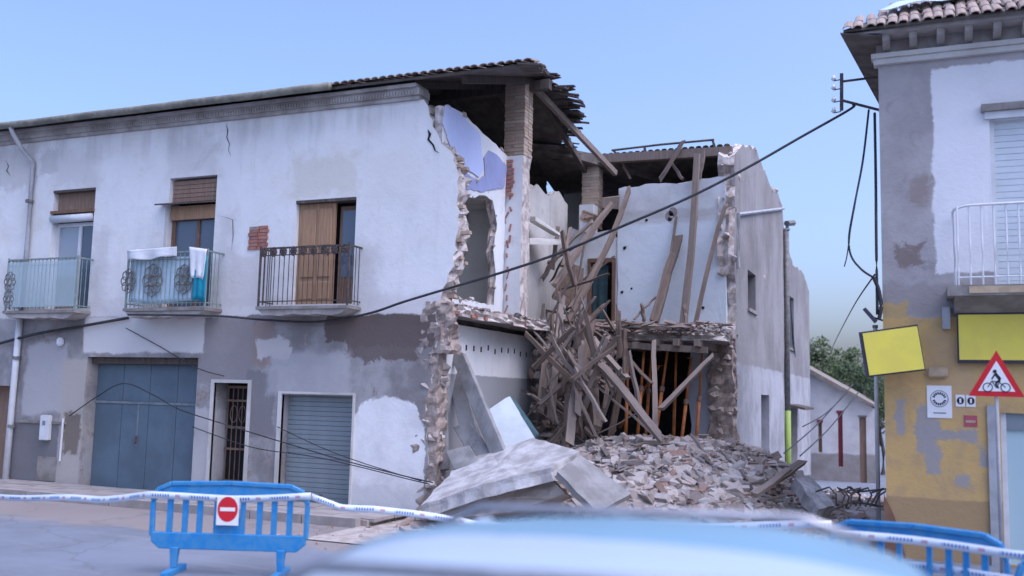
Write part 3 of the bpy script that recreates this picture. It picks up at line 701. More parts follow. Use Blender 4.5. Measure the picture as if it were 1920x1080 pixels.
# glazed screen on the first balcony, cloth sheet and towels on the second
MB().box(-17.30, -15.40, -.40, -.392, 3.62, 4.55).obj('balcony_screen', M['screen'], r1).scale = (1, 1, 1)
def cloth(name, pts, mat, parent=None, thick=.012, seed=1, wav=.02):
    """hanging cloth: pts = 4 corners TL TR BR BL"""
    r = random.Random(seed); tl, tr, br, bl = [Vector(p) for p in pts]; n, mm = 12, 9; b = MB(); g = []
    for j in range(mm+1):
        for i in range(n+1):
            s, t = i/n, j/mm; p = tl.lerp(tr, s).lerp(bl.lerp(br, s), t); p = p + Vector((0, math.sin(s*13+seed)*wav*t + r.uniform(-.004, .004), (math.sin(s*7+seed)*.02)*t)); g.append(p)
    nn = len(g); b.v = [tuple(p) for p in g] + [tuple(p + Vector((0, thick, 0))) for p in g]
    for j in range(mm):
        for i in range(n):
            a = j*(n+1)+i; b.f += [(a, a+1, a+n+2, a+n+1), (nn+a+1, nn+a, nn+a+n+1, nn+a+n+2)]
    ring = [i for i in range(n+1)] + [(j+1)*(n+1)-1 for j in range(1, mm+1)] + [mm*(n+1)+i for i in range(n-1, -1, -1)] + [j*(n+1) for j in range(mm-1, 0, -1)]
    for a, c in zip(ring, ring[1:]+ring[:1]): b.f.append((a, nn+a, nn+c, c))
    return b.obj(name, mat, parent, True)
tag(cloth('balcony_sheet', [(-13.96, -.44, 4.55), (-12.12, -.44, 4.5), (-12.12, -.43, 3.66), (-13.96, -.43, 3.66)], M['sky_sheet'], seed=2, wav=.012), 'pale blue sheet tied behind the middle balcony railing', 'sheet')
tag(cloth('towel', [(-12.47, -.53, 4.68), (-12.05, -.54, 4.62), (-12.1, -.53, 4.05), (-12.4, -.53, 4.12)], M['white'], seed=3), 'white towel hung over the middle balcony railing', 'towel')
tag(cloth('towel', [(-12.3, -.515, 4.6), (-12.04, -.52, 4.5), (-12.04, -.515, 3.65), (-12.33, -.515, 3.7)], M['teal'], seed=5), 'teal towel hanging at the right end of the middle balcony', 'towel')
tag(cloth('folded_cloth', [(-13.95, -.56, 4.66), (-12.75, -.55, 4.69), (-12.75, -.57, 4.5), (-13.95, -.57, 4.47)], M['pvc'], seed=8, wav=.04), 'crumpled white cloth draped over the middle balcony rail', 'cloth')
# meter cabinet, lamp, door to a cupboard
mb_ = MB().box(-16.42, -16.18, -.1, 0, .95, 1.45).obj('meter_cabinet', M['pvc'], wh); bevel(mb_, .012); MB().box(-16.34, -16.26, -.106, -.1, 1.25, 1.34).obj('meter_window', M['grey_print'], mb_)
lm = MB().box(-16.13, -16.0, -.12, 0, 2.85, 3.02).obj('wall_lamp', M['pvc'], wh); bevel(lm, .03)
MB().box(-16.5, -15.98, -.015, 0, .14, .62).obj('cupboard_door', M['slab'], wh)
MB().box(-17.1, -15.8, -.03, 0, 1.28, 1.33).obj('dado_rail', M['slab'], wh)
MB().tube([(-15.86, -.03, 1.4), (-15.87, -.03, .55)], .022, 6).obj('conduit', M['pvc'], wh)

# ================================================================== COLLAPSED HOUSE
XP, XR, YB = -7.54, -3.66, 6.5
ch = thing('collapsed_house', 'collapsed corner house with its front gone and bare rooms open to the street', 'house', (-5.5, 3, 0))
def yz(px, py, x=XP):
    p = WX(px, py, x); return (p.y, p.z)
rnd = random.Random(21)
# party wall, upper floor, seen from its right
top = rough_line([(.02, 7.05), (.4, 7.12), yz(872, 215), yz(905, 250), yz(930, 270), yz(952, 294)], .14, .02, rnd)
po = top + rough_line([top[-1], (2.82, 6.0), (2.85, 5.0), (2.8, 4.2), (2.85, 3.5)], .16, .03, rnd)[1:] + [(.02, 3.5)]
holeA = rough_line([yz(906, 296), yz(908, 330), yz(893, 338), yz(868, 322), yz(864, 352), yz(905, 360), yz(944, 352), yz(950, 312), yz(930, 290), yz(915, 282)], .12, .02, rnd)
holeB = rough_line([yz(862, 372), yz(905, 366), yz(924, 376), yz(932, 420), yz(925, 470), yz(930, 520), yz(926, 572), yz(848, 560), yz(853, 470)], .14, .025, rnd)
wall('party_wall', po, [holeB], (XP, 0, 0), YA, ZA, XA, .16, M['white_room'], ch, broken=range(0, 400), cell=.3, bamp=.03)
# lilac plaster skin on that wall; second panel paints in the shaded room beyond
lil = rough_line([yz(833, 197), yz(850, 204), yz(898, 252), yz(903, 296), yz(905, 318), yz(896, 333), yz(862, 309), yz(845, 283), yz(828, 232), yz(833, 197)], .1, .012, rnd)[:-1]
wall('lilac_plaster_and_shade', lil, [], (XP + .025, 0, 0), YA, ZA, XA, .02, M['lilac'], ch, broken=range(400), cell=.3, bamp=.01, layers=1)
wall('lilac_plaster_and_shade', [(a_, b_) for a_, b_ in holeA], [], (XP + .018, 0, 0), YA, ZA, XA, .014, M['lilac_shade'], ch, broken=range(400), cell=.3, bamp=.01, layers=1)
# rooms of the white house seen through the breach
MB().box(-10.5, -10.4, .42, 3.1, 3.52, 7.0).obj('room_partition', M['olive_room'], wh)
wall('room_back_wall', [(-10.4, 3.52), (-7.72, 3.52), (-7.72, 7.0), (-10.4, 7.0)], [], (0, 2.98, 0), XA, ZA, -YA, .06, M['olive_room'], wh, cell=.6)
MB().box(-10.39, -7.72, 2.9, 2.975, 5.98, 6.98).obj('attic_lining', M['lilac'], wh)
co = rough_line([(-7.75, .45), (-7.9, 1.2), (-7.72, 2.0), (-7.8, 2.9)], .2, .06, rnd)
MB().prism([(x, y, 5.8) for x, y in co] + [(-10.4, 2.9, 5.8), (-10.4, .45, 5.8)], (0, 0, .16)).obj('room_ceiling', M['cream_room'], wh)
# brick pier and its plastered foot
def brick_pier(x0, x1, y0, y1, z0, z1, seed, crown=0.0):
    r = random.Random(seed); pr = MB().box(x0+.015, x1-.015, y0+.015, y1-.015, z0, z1-.02).obj('brick_pier', M['mortar'], ch)
    w = (x1-x0)/2; d = (y1-y0)/2; bmh = MB().box(-w/2+.008, w/2-.008, -d/2+.008, d/2-.008, -.029, .029).mesh('brick'); bml = MB().box(-(x1-x0)/2+.004, (x1-x0)/2-.004, -d/2+.008, d/2-.008, -.029, .029).mesh('brick')
    n = int((z1-z0)/.072)
    for k in range(n):
        z = z0 + .04 + k*.072
        for j in range(2):
            yy = y0 + d*(j+.5)
            if (k + j) % 2:
                o = link('brick', bml, pr, M['brick']); o.location = ((x0+x1)/2 + r.uniform(-.006, .006), yy + r.uniform(-.006, .006), z)
            else:
                for i in range(2):
                    if k > n-3 and r.random() < crown: continue
                    o = link('brick', bmh, pr, M['brick']); o.location = (x0 + w*(i+.5) + r.uniform(-.007, .007), yy + r.uniform(-.007, .007), z); o.rotation_euler = (0, 0, r.uniform(-.03, .03))
    return pr
brick_pier(-7.62, -7.17, 2.86, 3.30, 6.85, 8.42, 1)
ft = wall('pier_foot', rough_line([(-7.62, 3.5), (-7.2, 3.5), (-7.19, 6.84), (-7.62, 6.84)], .25, .012, rnd), [], (0, 2.86, 0), XA, ZA, -YA, .42, M['white_room'], ch, broken=range(300), cell=.25, bamp=.02)
for i in range(16):
    o = link('brick', bm_, ft, M['red_brick']); o.location = (-7.47 + rnd.uniform(-.04, .04), 2.858, 3.6 + i*.2 + rnd.uniform(-.06, .06)); o.rotation_euler = (0, R(90) + rnd.uniform(-.5, .5), 0); o.scale = (rnd.uniform(.4, 1.1), 1, rnd.uniform(.3, .8))
for i in range(9):
    o = link('brick', bm_, ft, M['brick']); o.location = (-7.5 + rnd.uniform(-.03, .05), 2.848, 6.05 + i*.085); o.rotation_euler = (0, rnd.uniform(-.06, .06), 0)
# bits hanging on broken edges
for k in range(40):
    y, z = rnd.choice(po[len(top):len(po)-1] + holeA + holeB + top); o = link('stone', rnd.choice(STONES), ch); s = rnd.uniform(.02, .055)
    o.location = (XP - .06 + rnd.uniform(-.05, .07), y + rnd.uniform(-.04, .04), z + rnd.uniform(-.03, .03)); o.scale = (s*1.3, s*1.3, s); o.rotation_euler = (rnd.random(), rnd.random(), rnd.random()*3)
# party wall beyond the pier
p2o = [(3.3, 3.4)] + [(YB, 3.4)] + rough_line([(YB, 6.55), (5.9, 6.75), (5.2, 6.5), (4.6, 6.62), (4.0, 6.35), (3.3, 6.4)], .16, .03, rnd)
wall('party_wall', p2o, [], (XP, 0, 0), YA, ZA, XA, .16, M['cream_room'], ch, broken=range(2, 100), cell=.4)
# ground floor party wall
g0 = [(.45, -.1), (YB, -.1), (YB, 3.3), (.45, 3.3)]
wall('party_wall', g0, [], (XP, 0, 0), YA, ZA, XA, .2, M['party'], ch, cell=.4)
for k in range(11):
    y = .9 + k*.32; p = (XP + .004, y, 2.93 + rnd.uniform(-.03, .03)); o = MB().box(p[0]-.03, p[0]+.006, y-.02, y+.02, p[2]-.05, p[2]+.05).obj('joist_socket', M['dark'], ch)
# floor strip left along the party wall and remaining floor at the back
fo = rough_line([(XP, .15), (XP+.42, .2), (XP+.36, 1.0), (XP+.5, 1.9), (XP+.42, 3.0), (XP+.62, 4.0), (XP+1.0, 4.7)], .2, .05, rnd)
wall('floor_edge', [(x, y) for x, y in fo] + [(XP, 4.7)], [], (0, 0, 3.56), XA, YA, ZA, .17, M['slab'], ch, broken=range(len(fo)), cell=.3, bamp=.05)
for i in range(34):
    o = link('brick', bm_, ch, M['red_brick']); y = .2 + i*.125; o.location = (XP + .33 + .05*math.sin(i*1.7), y, 3.46 + rnd.uniform(-.04, .03)); o.rotation_euler = (rnd.uniform(-.2, .2), rnd.uniform(-.2, .2), R(90) + rnd.uniform(-.3, .3)); o.scale = (.6, 1.6, .9)
fb = rough_line([(XP+.2, 4.72), (-6.6, 4.75), (-6.0, 4.95), (-5.2, 4.85), (-4.6, 5.0), (-4.0, 4.8), (-3.6, 5.2)], .18, .07, rnd)
wall('rear_floor', fb + [(-3.75, YB+.02), (XP+.2, YB+.02)], [], (0, 0, 3.42), XA, YA, ZA, .16, M['slab'], ch, broken=range(len(fb)), cell=.4, bamp=.06)
for i in range(8):
    x = -7.0 + i*.42; MB().bar((x, 4.55 + rnd.uniform(-.15, .25), 3.18 + rnd.uniform(-.05, .03)), (x, YB, 3.18), .1, .14).obj('floor_joist', M['wood'], ch)
MB().bar((-6.5, 4.7, 3.2), (-3.9, 4.78, 3.06), .13, .13).obj('floor_beam', M['wood'], ch)
# back wall with joist sockets and the doorway
bw = rough_line([(-6.30, 3.0), (-6.3, 6.86)], .3, .02, rnd)[:-1] + rough_line([(-6.3, 6.86), (-5.5, 6.93), (-4.9, 6.88), (-4.2, 6.96), (-3.86, 6.98)], .15, .025, rnd)
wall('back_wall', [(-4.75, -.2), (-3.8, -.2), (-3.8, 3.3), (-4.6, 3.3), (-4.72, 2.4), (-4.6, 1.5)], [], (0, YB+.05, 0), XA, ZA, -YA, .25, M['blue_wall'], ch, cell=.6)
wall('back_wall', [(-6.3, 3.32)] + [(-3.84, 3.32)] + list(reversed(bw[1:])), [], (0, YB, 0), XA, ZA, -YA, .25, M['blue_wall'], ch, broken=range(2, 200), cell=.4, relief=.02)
dwx0, dwx1 = -7.02, -6.36
wall('back_wall', [(XP, 3.32), (dwx0, 3.32), (dwx0, 5.25), (dwx1, 5.25), (dwx1, 3.32), (-6.31, 3.32), (-6.31, 5.7), (-6.6, 5.9), (-6.9, 5.85), (XP, 6.0)], [], (0, YB+.04, 0), XA, ZA, -YA, .2, M['white_room'], ch, broken=range(6, 10), cell=.4)
df = MB(); df.box(dwx0, dwx0+.07, YB-.02, YB+.2, 3.42, 5.25); df.box(dwx1-.07, dwx1, YB-.02, YB+.2, 3.42, 5.25); df.box(dwx0+.07, dwx1-.07, YB-.02, YB+.2, 5.16, 5.25)
df = df.obj('door_frame', M['frame_wood'], ch)
cloth('curtain', [(dwx0+.07, YB+.12, 5.1), (dwx0+.46, YB+.12, 5.1), (dwx0+.42, YB+.12, 3.45), (dwx0+.07, YB+.12, 3.45)], M['teal_dark'], df, seed=4, wav=.03)
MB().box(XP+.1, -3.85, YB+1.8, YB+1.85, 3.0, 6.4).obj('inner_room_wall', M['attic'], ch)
for px, py, r_ in ((1212, 413, .035), (1256, 411, .05), (1304, 410, .05), (1257, 398, .04), (1171, 465, .04), (1166, 548, .035), (1184, 541, .025), (1318, 577, .035), (1347, 470, .03)):
    p = W(px, py, YB-.012); MB().disc(p, XA, ZA, r_, 9).obj('joist_socket', M['dark'], ch)
    o = link('stone', rnd.choice(STONES), ch); o.location = (p.x + r_*.8, YB - .0, p.z + r_*.9); o.scale = (r_*.7, .02, r_*.5)
for px, py in ((1262, 398), (1255, 405)):
    p = W(px, py, YB-.004); MB().disc(p, XA, ZA*1.2, .1, 11).obj('bare_plaster', M['mortar'], ch)
# box room with a small blue window, second brick pier
brick_pier(-7.28, -6.86, 6.72, 7.1, 6.0, 7.62, 5, .6)
bx = MB(); bx.box(-7.2, -6.86, 6.35, 6.7, 5.86, 6.5); bx = bx.obj('cupboard_recess', M['white_room'], ch); MB().box(-7.1, -6.94, 6.345, 6.352, 5.98, 6.3).obj('pane', M['lilac'], bx)
# attic ceiling and back roof remains
rp = rough_line([(-8.3, 5.0), (-7.5, 5.6), (-7.1, 6.4), (-6.6, 6.9), (-5.6, 7.0), (-4.6, 6.9), (-3.9, 7.0)], .25, .06, rnd)
rr = link('rear_roof', bpy.data.meshes.new('rear_roof'), ch)
MB().prism([(x, y, 7.70) for x, y in rp] + [(-3.9, 10, 6.9), (-8.3, 10, 6.9)], (0, 0, .06)).obj('roof_boards', M['eave'], rr)
b = MB(); xi = -7.9
while xi < -3.85:
    y = 6.9
    while y < 9.8: barrel(b, xi, y+.42, y, 7.74-.8*(y+.42-7)/3, 7.76-.8*(y-7)/3); y += .36
    xi += .16
tag(b.obj('roof_tiles', M['tile'], rr), kind='stuff')
MB().bar((-8.0, 6.72, 7.66), (-3.75, 6.75, 7.6), .18, .2).obj('roof_beam', M['wood'], rr)
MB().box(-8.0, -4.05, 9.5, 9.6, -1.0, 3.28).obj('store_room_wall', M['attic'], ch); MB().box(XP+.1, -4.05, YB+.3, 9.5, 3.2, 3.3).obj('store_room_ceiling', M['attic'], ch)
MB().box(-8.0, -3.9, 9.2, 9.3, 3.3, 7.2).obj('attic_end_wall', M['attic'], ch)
# party-wall top debris and torn ceiling in the middle room
for pts, t in (([W(993, 446, 3.5), W(1058, 449, 4.6), W(1060, 459, 4.6), W(993, 458, 3.5)], .1), ([W(1004, 406, 3.7), W(1050, 437, 4.4), W(1052, 443, 4.4), W(1004, 414, 3.7)], .06)):
    MB().prism(pts, (-.25, .2, .05)).obj('torn_ceiling', M['cream_room'], ch)
for k, (pts, t) in enumerate((([W(1035, 560, 4.6), W(1060, 492, 5.0), W(1092, 505, 5.2), W(1085, 585, 4.8)], .05), ([W(1092, 395, 5.8), W(1120, 405, 6.0), W(1112, 425, 6.0), W(1085, 412, 5.6)], .08), ([W(1128, 372, 6.2), W(1160, 368, 6.3), W(1158, 392, 6.3), W(1130, 390, 6.2)], .05))):
    MB().prism(pts, (.02, t, .03)).obj('torn_ceiling' if k else 'hanging_board', M['wood'], ch)
# street side wall
def yzr(px, py): return yz(px, py, XR)
tp = rough_line([(YB, 7.45), yzr(1392, 272), yzr(1418, 278), yzr(1424, 300), yzr(1438, 330), yzr(1446, 352), yzr(1459, 362), yzr(1467, 385), yzr(1470, 440), yzr(1479, 470), yzr(1487, 498), yzr(1500, 506), yzr(1506, 512), yzr(1517, 545)], .3, .05, rnd)
ne = rough_line([(7.4, -.8), (7.0, .5), (6.7, 1.5), (6.85, 2.4), (6.6, 3.2), (6.72, 4.2), (6.42, 5.2), (6.55, 6.3), (YB, 7.45)], .2, .05, rnd)
so = ne[:-1] + tp + [(tp[-1][0], -.9)]
def ryz(px0, py0, px1, py1):
    a = yzr(px0, py0); b_ = yzr(px1, py1); return (a[0], b_[0], b_[1], a[1])
swo = [ryz(1402, 505, 1417, 585), ryz(1478, 552, 1489, 655), ryz(1427, 740, 1443, 848), ryz(1478, 765, 1496, 905)]
wall('street_wall', so, [rect(*h) for h in swo], (XR, 0, 0), YA, ZA, XA, .36, M['side_wall'], ch, broken=range(len(ne)+len(tp)-1), cell=.55, relief=.03, bamp=.09)
for i, (a, b_, c, d) in enumerate(swo):
    w = MB().box(XR-.26, XR-.22, a, b_, c, d).obj('window' if i < 3 else 'door', M['glass'] if i != 3 else M['frame_wood'], ch)
    if i < 3:
        MB().box(XR-.22, XR-.19, (a+b_)/2-.03, (a+b_)/2+.03, c, d).obj('mullion', M['pvc'] if i == 0 else M['iron_grey'], w)
        MB().box(XR-.05, XR+.05, a-.05, b_+.05, c-.08, c-.002).obj('sill', M['slab'], w)
    else: MB().prism([(XR, a-.2, d+.05), (XR+.5, a-.2, d-.05), (XR+.5, b_+.2, d-.05), (XR, b_+.2, d+.05)], (0, 0, .07)).obj('canopy', M['wood_dark'], w)
a, b_, c, d = swo[1]; cl = MB().prism([(XR+.04, a+.1, d-.2), (XR+.1, a+.4, c+.2), (XR+.1, a+.75, c-.3), (XR+.06, a+.45, c+.1)], (.02, 0, .05)).obj('loose_curtain', M['teal_dark'], ch)
dp = yzr(1469, 430)[0]; MB().tube([(XR+.08, dp, 7.2), (XR+.08, dp, 1.8)], .08, 8).obj('downpipe', M['iron_grey'], ch, True); MB().tube([(XR+.08, dp, 1.8), (XR+.08, dp, -.6)], .09, 8).obj('downpipe', M['green_post'], ch, True)
MB().tube([(XR+.1, dp, 7.15), (XR+.1, dp, 7.35), (XR+.22, dp+.5, 7.45)], .1, 6).obj('pipe_elbow', M['iron_grey'], ch)
q0, q1 = yzr(1381, 402), yzr(1466, 391); MB().tube([(XR+.04, q0[0], q0[1]-1.2), (XR+.04, q0[0], q0[1]), (XR+.05, q1[0], q1[1])], .045, 6).obj('wall_pipe', M['grey_pipe'], ch)
for k in range(90):
    y, z = rnd.choice(ne + tp[:-1]); o = link('stone', rnd.choice(STONES), ch); s = rnd.uniform(.03, .085)
    o.location = (XR - rnd.uniform(0, .36), y + rnd.uniform(-.08, .06), z + rnd.uniform(-.07, .03)); o.scale = (s*1.2, s*1.2, s*.8); o.rotation_euler = (rnd.random(), rnd.random(), rnd.random()*3)
for px, py in ((1432, 520), (1448, 355), (1385, 330)):
    y, z = yzr(px, py); o = link('stone', STONES[2], ch); o.location = (XR+.0, y, z); o.scale = (.03, .16, .09)
# ragged masonry at the foot of the street wall
rough_column('masonry_core', XR-.52, XR-.04, 6.42, 6.9, -.8, 3.5, ch, .09, 8, .05)
for k in range(60):
    z = k/60*3.6; o = link('stone', rnd.choice(STONES), ch); s = rnd.uniform(.04, .11); o.location = (XR - .28 + rnd.uniform(-.26, .2), 6.46 + rnd.uniform(-.06, .1), z + .1); o.scale = (s*1.2, s, s*.8); o.rotation_euler = (rnd.uniform(-.4, .4), rnd.uniform(-.4, .4), rnd.uniform(0, 3))
# rail left standing on the roof
rl = MB().tube([W(1147, 282, 6.8), W(1240, 271, 6.8), W(1339, 262, 6.8)], .026, 6).obj('roof_rail', M['iron'], ch)
for a, c in (((1150, 282), (1168, 303)), ((1208, 275), (1214, 300)), ((1336, 263), (1344, 287))): MB().bar(W(*a, 6.8), W(*c, 6.8), .05, .05).obj('rail_post', M['wood_dark'], rl)

# ================================================================== FALLEN TIMBERS (each one a thing)
def tlabel(place, p, q, w, dark, zl, zh):
    d = q - p; a = math.degrees(math.atan2(d.x, max(abs(d.z), 1e-4) if d.z >= 0 else -abs(d.z)))
    kind = 'stick' if w < .045 else 'batten' if w < .075 else 'beam' if w < .13 else 'wide board'
    a = (a + 90) % 180 - 90; lean = 'near upright' if abs(a) < 14 else ('leaning right' if a > 0 else 'leaning left') if abs(a) < 55 else 'lying flat'
    z = (p.z + q.z)/2; t = (z - zl)/(zh - zl); h = 'high up' if t > .66 else 'low down' if t < .33 else 'halfway up'
    side = 'left' if (p.x + q.x)/2 < -6.55 else 'right'
    return f"{'dark' if dark else 'grey brown'} {kind}, {lean}, {h} on the {side} of {place}"
def timber(p, q, w, t, label, group, mat='wood', name='fallen_timber', roll=0.0, seed=0):
    r = random.Random(seed*7+3); p = Vector(p); q = Vector(q); L = (q-p).length; b = MB(); n = 5; vs = []; bs = r.uniform(-1, 1)
    for i in range(n+1):
        f = i/n; k = 1 - .12*f
        bow = L*.022*math.sin(math.pi*f)*bs; cx, cy = r.uniform(-.014, .014) + bow, r.uniform(-.014, .014) + bow*.5
        for sx, sy in ((-1, -1), (1, -1), (1, 1), (-1, 1)):
            e = (r.uniform(-.5, 1.3)*min(w*1.2, .14) if i == n else r.uniform(-.08, .05)) if i in (0, n) else 0
            vs.append((cx + sx*w/2*k, cy + sy*t/2*k, L*f + e))
    fs = [(0, 3, 2, 1), (n*4, n*4+1, n*4+2, n*4+3)] + [(i*4+k, i*4+(k+1) % 4, (i+1)*4+(k+1) % 4, (i+1)*4+k) for i in range(n) for k in range(4)]
    o = b.add(vs, fs).obj(name, M[mat]); o.location = p
    o.rotation_euler = ((q-p).to_track_quat('Z', 'Y') @ Matrix.Rotation(roll, 4, 'Z').to_quaternion()).to_euler()
    return tag(o, label, 'timber', group)
TG = 'fallen timbers in the collapse'
TL = [
 # px,py,y (foot) -> px,py,y (head), width, depth, label
 ((1281, 607, 5.5), (1306, 298, 6.35), .14, .12, 'tallest timber leaning up the pale blue wall to the roof beam'),
 ((1226, 604, 5.4), (1272, 448, 6.3), .20, .10, 'broad plank leaning low against the pale blue wall'),
 ((1243, 566, 5.7), (1268, 412, 6.4), .06, .06, 'thin dark batten just left of the broad plank on the blue wall'),
 ((1304, 610, 5.5), (1359, 388, 6.4), .09, .08, 'slender timber leaning at the right end of the pale blue wall'),
 ((1066, 600, 4.2), (1181, 354, 6.2), .11, .10, 'long timber slanting past the dark doorway up to the blue wall corner'),
 ((1040, 535, 3.6), (1148, 382, 6.0), .12, .10, 'timber slanting across the torn middle room'),
 ((1055, 495, 3.8), (1068, 430, 4.6), .07, .07, 'short upright stick in the torn middle room'),
 ((1068, 578, 4.3), (1118, 505, 5.4), .06, .06, 'thin black stick across the foot of the doorway'),
 ((1239, 336, 6.55), (1277, 272, 6.55), .11, .08, 'short timber crossing the roof beam at a slant'),
 ((1311, 334, 6.5), (1318, 288, 6.6), .08, .06, 'short upright timber under the right part of roof beam'),
 ((1279, 335, 6.7), (1258, 304, 6.9), .06, .06, 'thin brace in the attic gap beside the slanting timber'),
 ((1181, 334, 6.8), (1166, 305, 7.0), .05, .05, 'thin brace at the left of the attic gap'),
 ((1356, 318, 6.8), (1347, 291, 6.9), .05, .05, 'thin brace at the right end of the attic gap'),
 ((1088, 722, 2.2), (1111, 600, 3.0), .17, .08, 'wide upright board at the top of the timber tangle'),
 ((1066, 832, 1.6), (1082, 706, 2.4), .16, .09, 'pale board standing in the rubble below the wide board'),
 ((1114, 640, 2.8), (1171, 705, 2.4), .12, .09, 'thick short beam falling right in the tangle'),
 ((1110, 668, 2.2), (1234, 818, 1.6), .14, .10, 'long thick beam falling from the tangle onto the rubble'),
 ((1134, 768, 2.8), (1152, 642, 3.4), .08, .07, 'pale upright stick left of the orange props'),
 ((1229, 803, 3.0), (1225, 640, 4.4), .10, .09, 'grey upright post in front of the orange props'),
 ((1240, 766, 3.0), (1335, 670, 4.4), .09, .08, 'brace rising right from the grey post to the floor edge'),
 ((1121, 800, 2.0), (1110, 684, 2.6), .15, .08, 'grey board upright in the middle of the tangle'),
 ((1035, 780, 2.6), (1052, 560, 3.8), .14, .10, 'tall dark timber at the left side of the tangle'),
 ((1012, 770, 3.4), (1032, 600, 4.2), .16, .12, 'tall timber against the party wall end'),
 ((1285, 606, 5.2), (1283, 575, 5.3), .07, .05, 'splintered stub standing on the floor edge below the blue wall'),
 ((1207, 603, 5.1), (1203, 570, 5.2), .07, .05, 'splintered stub on the floor edge left of the leaning planks'),
 ((1190, 600, 4.9), (1232, 556, 6.0), .04, .04, 'thin stick resting at the foot of the pale blue wall'),
 ((1150, 905, .2), (1240, 850, 1.0), .10, .06, 'loose plank lying on the front of the rubble heap'),
 ((1330, 860, 1.6), (1300, 820, 2.0), .08, .05, 'small plank sticking out of the top of rubble heap'),
 ((1375, 872, 1.6), (1352, 845, 1.9), .05, .04, 'thin stick poking from the right side of the heap'),
 ((1440, 905, 1.2), (1500, 868, 2.4), .12, .08, 'timber lying among the debris at the side street mouth'),
 ((1415, 925, .2), (1478, 880, 1.4), .10, .07, 'brown plank on the debris left of the green pipe'),
]
for i, (a, c, w, t, lab) in enumerate(TL):
    timber(W(*a), W(*c), w, t, lab, TG, seed=i, roll=(i*37 % 60)*.01)
rnd = random.Random(33)
TANG = 'weathered timber in the tangle of fallen beams left of the orange props'
for i in range(64):
    px = rnd.gauss(1095, 42); py = rnd.uniform(610, 800); y = rnd.uniform(1.6, 4.4)
    if px < 1010 or px > 1215: continue
    p = W(px, py, y); a = rnd.gauss(0, .55); L = rnd.uniform(.6, 2.0); e = rnd.uniform(-.5, .5)
    d = Vector((math.sin(a), e*.6, math.cos(a))).normalized() * L
    if p.z < .9: p.z = .9
    if (p+d).z > 4.0: d *= .5
    timber(p - d*.5, p + d*.5, (wd := rnd.choice([.05, .07, .09, .12, .16])), rnd.choice([.04, .06, .09]), tlabel('the timber tangle', p - d*.5, p + d*.5, wd, 0, .9, 3.6), 'timber tangle', seed=100+i, roll=rnd.random())
MID = 'broken timber hanging in the torn middle room right of the brick pier'
for i in range(30):
    px = rnd.gauss(1056, 28); py = rnd.uniform(450, 640); y = rnd.uniform(3.6, 5.8)
    if px < 1000 or px > 1105: continue
    p = W(px, py, y); a = rnd.gauss(.55, .5); L = rnd.uniform(.5, 1.7); d = Vector((math.sin(a), rnd.uniform(-.3, .4), math.cos(a))).normalized()*L
    timber(p - d*.5, p + d*.5, (wd := rnd.choice([.03, .05, .07, .1])), rnd.choice([.03, .05]), tlabel('the torn middle room', p - d*.5, p + d*.5, wd, i % 3 == 0, 3.4, 5.4), 'timbers in the middle room', seed=700+i, roll=rnd.random(), mat=('wood', 'wood_dark')[i % 3 == 0])
for i in range(40):
    px = rnd.gauss(1080, 45); py = rnd.uniform(590, 810); y = rnd.uniform(2.0, 4.6)
    if px < 1005 or px > 1200: continue
    p = W(px, py, y); a = rnd.gauss(0, .8); L = rnd.uniform(.4, 1.3); d = Vector((math.sin(a), rnd.uniform(-.4, .4), math.cos(a))).normalized()*L
    if p.z < .9: p.z = .9
    timber(p - d*.5, p + d*.5, (wd := rnd.choice([.025, .04, .06])), rnd.choice([.02, .04]), tlabel('the timber tangle', p - d*.5, p + d*.5, wd, i % 2, .9, 3.6), 'timber tangle', seed=800+i, roll=rnd.random(), mat=('wood', 'wood_dark')[i % 2])
FLR = 'splintered lath or board lying in the debris along the broken upper floor edge'
for i in range(46):
    x = rnd.uniform(-7.2, -3.7); p = Vector((x, rnd.uniform(4.5, 5.4), 3.48 + rnd.uniform(0, .16))); a = rnd.gauss(0, .5); L = rnd.uniform(.3, 1.1)
    d = Vector((math.cos(a), math.sin(a)*.7, rnd.uniform(-.25, .2))).normalized()*L
    timber(p - d*.5, p + d*.5, (wd := rnd.choice([.05, .08, .12])), rnd.choice([.03, .05]), ('narrow ' if wd < .06 else 'broad ' if wd > .1 else '') + ('short ' if L < .6 else 'long ') + 'splintered board on the ' + ('left end' if x < -6.2 else 'middle' if x < -5 else 'right end') + ' of the broken upper floor edge', 'boards on the broken floor edge', seed=300+i, roll=rnd.random())
# orange steel props
OPR = [((1199, 770, 4.6), (1208, 652, 4.9), 'orange steel prop nearest the left of the grey post'), ((1175, 760, 4.5), (1178, 668, 4.8), 'orange prop standing furthest left under the floor'), ((1236, 768, 4.8), (1252, 655, 5.1), 'orange prop leaning just right of the grey post'),
       ((1190, 758, 5.4), (1236, 686, 5.6), 'orange prop fallen slantwise behind the grey post'), ((1281, 800, 5.0), (1296, 672, 5.3), 'orange prop between the brace and the bare wall'), ((1307, 808, 5.2), (1317, 655, 5.5), 'orange prop furthest right before the grey wall'), ((1213, 780, 5.2), (1222, 655, 5.6), 'orange prop standing deep behind the grey post'), ((1264, 780, 5.6), (1268, 660, 5.8), 'orange prop in the dark behind the brace')]
for a, c, lab in OPR:
    p, q = W(*a), W(*c); p = p + (p-q).normalized()*.6
    o = thing('steel_prop', lab, 'prop', p, 'orange props under the floor'); 
    MB().tube([p, p.lerp(q, .55)], .036, 8).obj('outer_tube', M['orange'], o, True); MB().tube([p.lerp(q, .53), q], .027, 8).obj('inner_tube', M['orange'], o, True)
    m_ = p.lerp(q, .55); MB().tube([m_ - (q-p).normalized()*.05, m_ + (q-p).normalized()*.05], .052, 8).obj('collar', M['rust'], o); MB().box(q.x-.07, q.x+.07, q.y-.07, q.y+.07, q.z, q.z+.012).obj('head_plate', M['orange'], o)

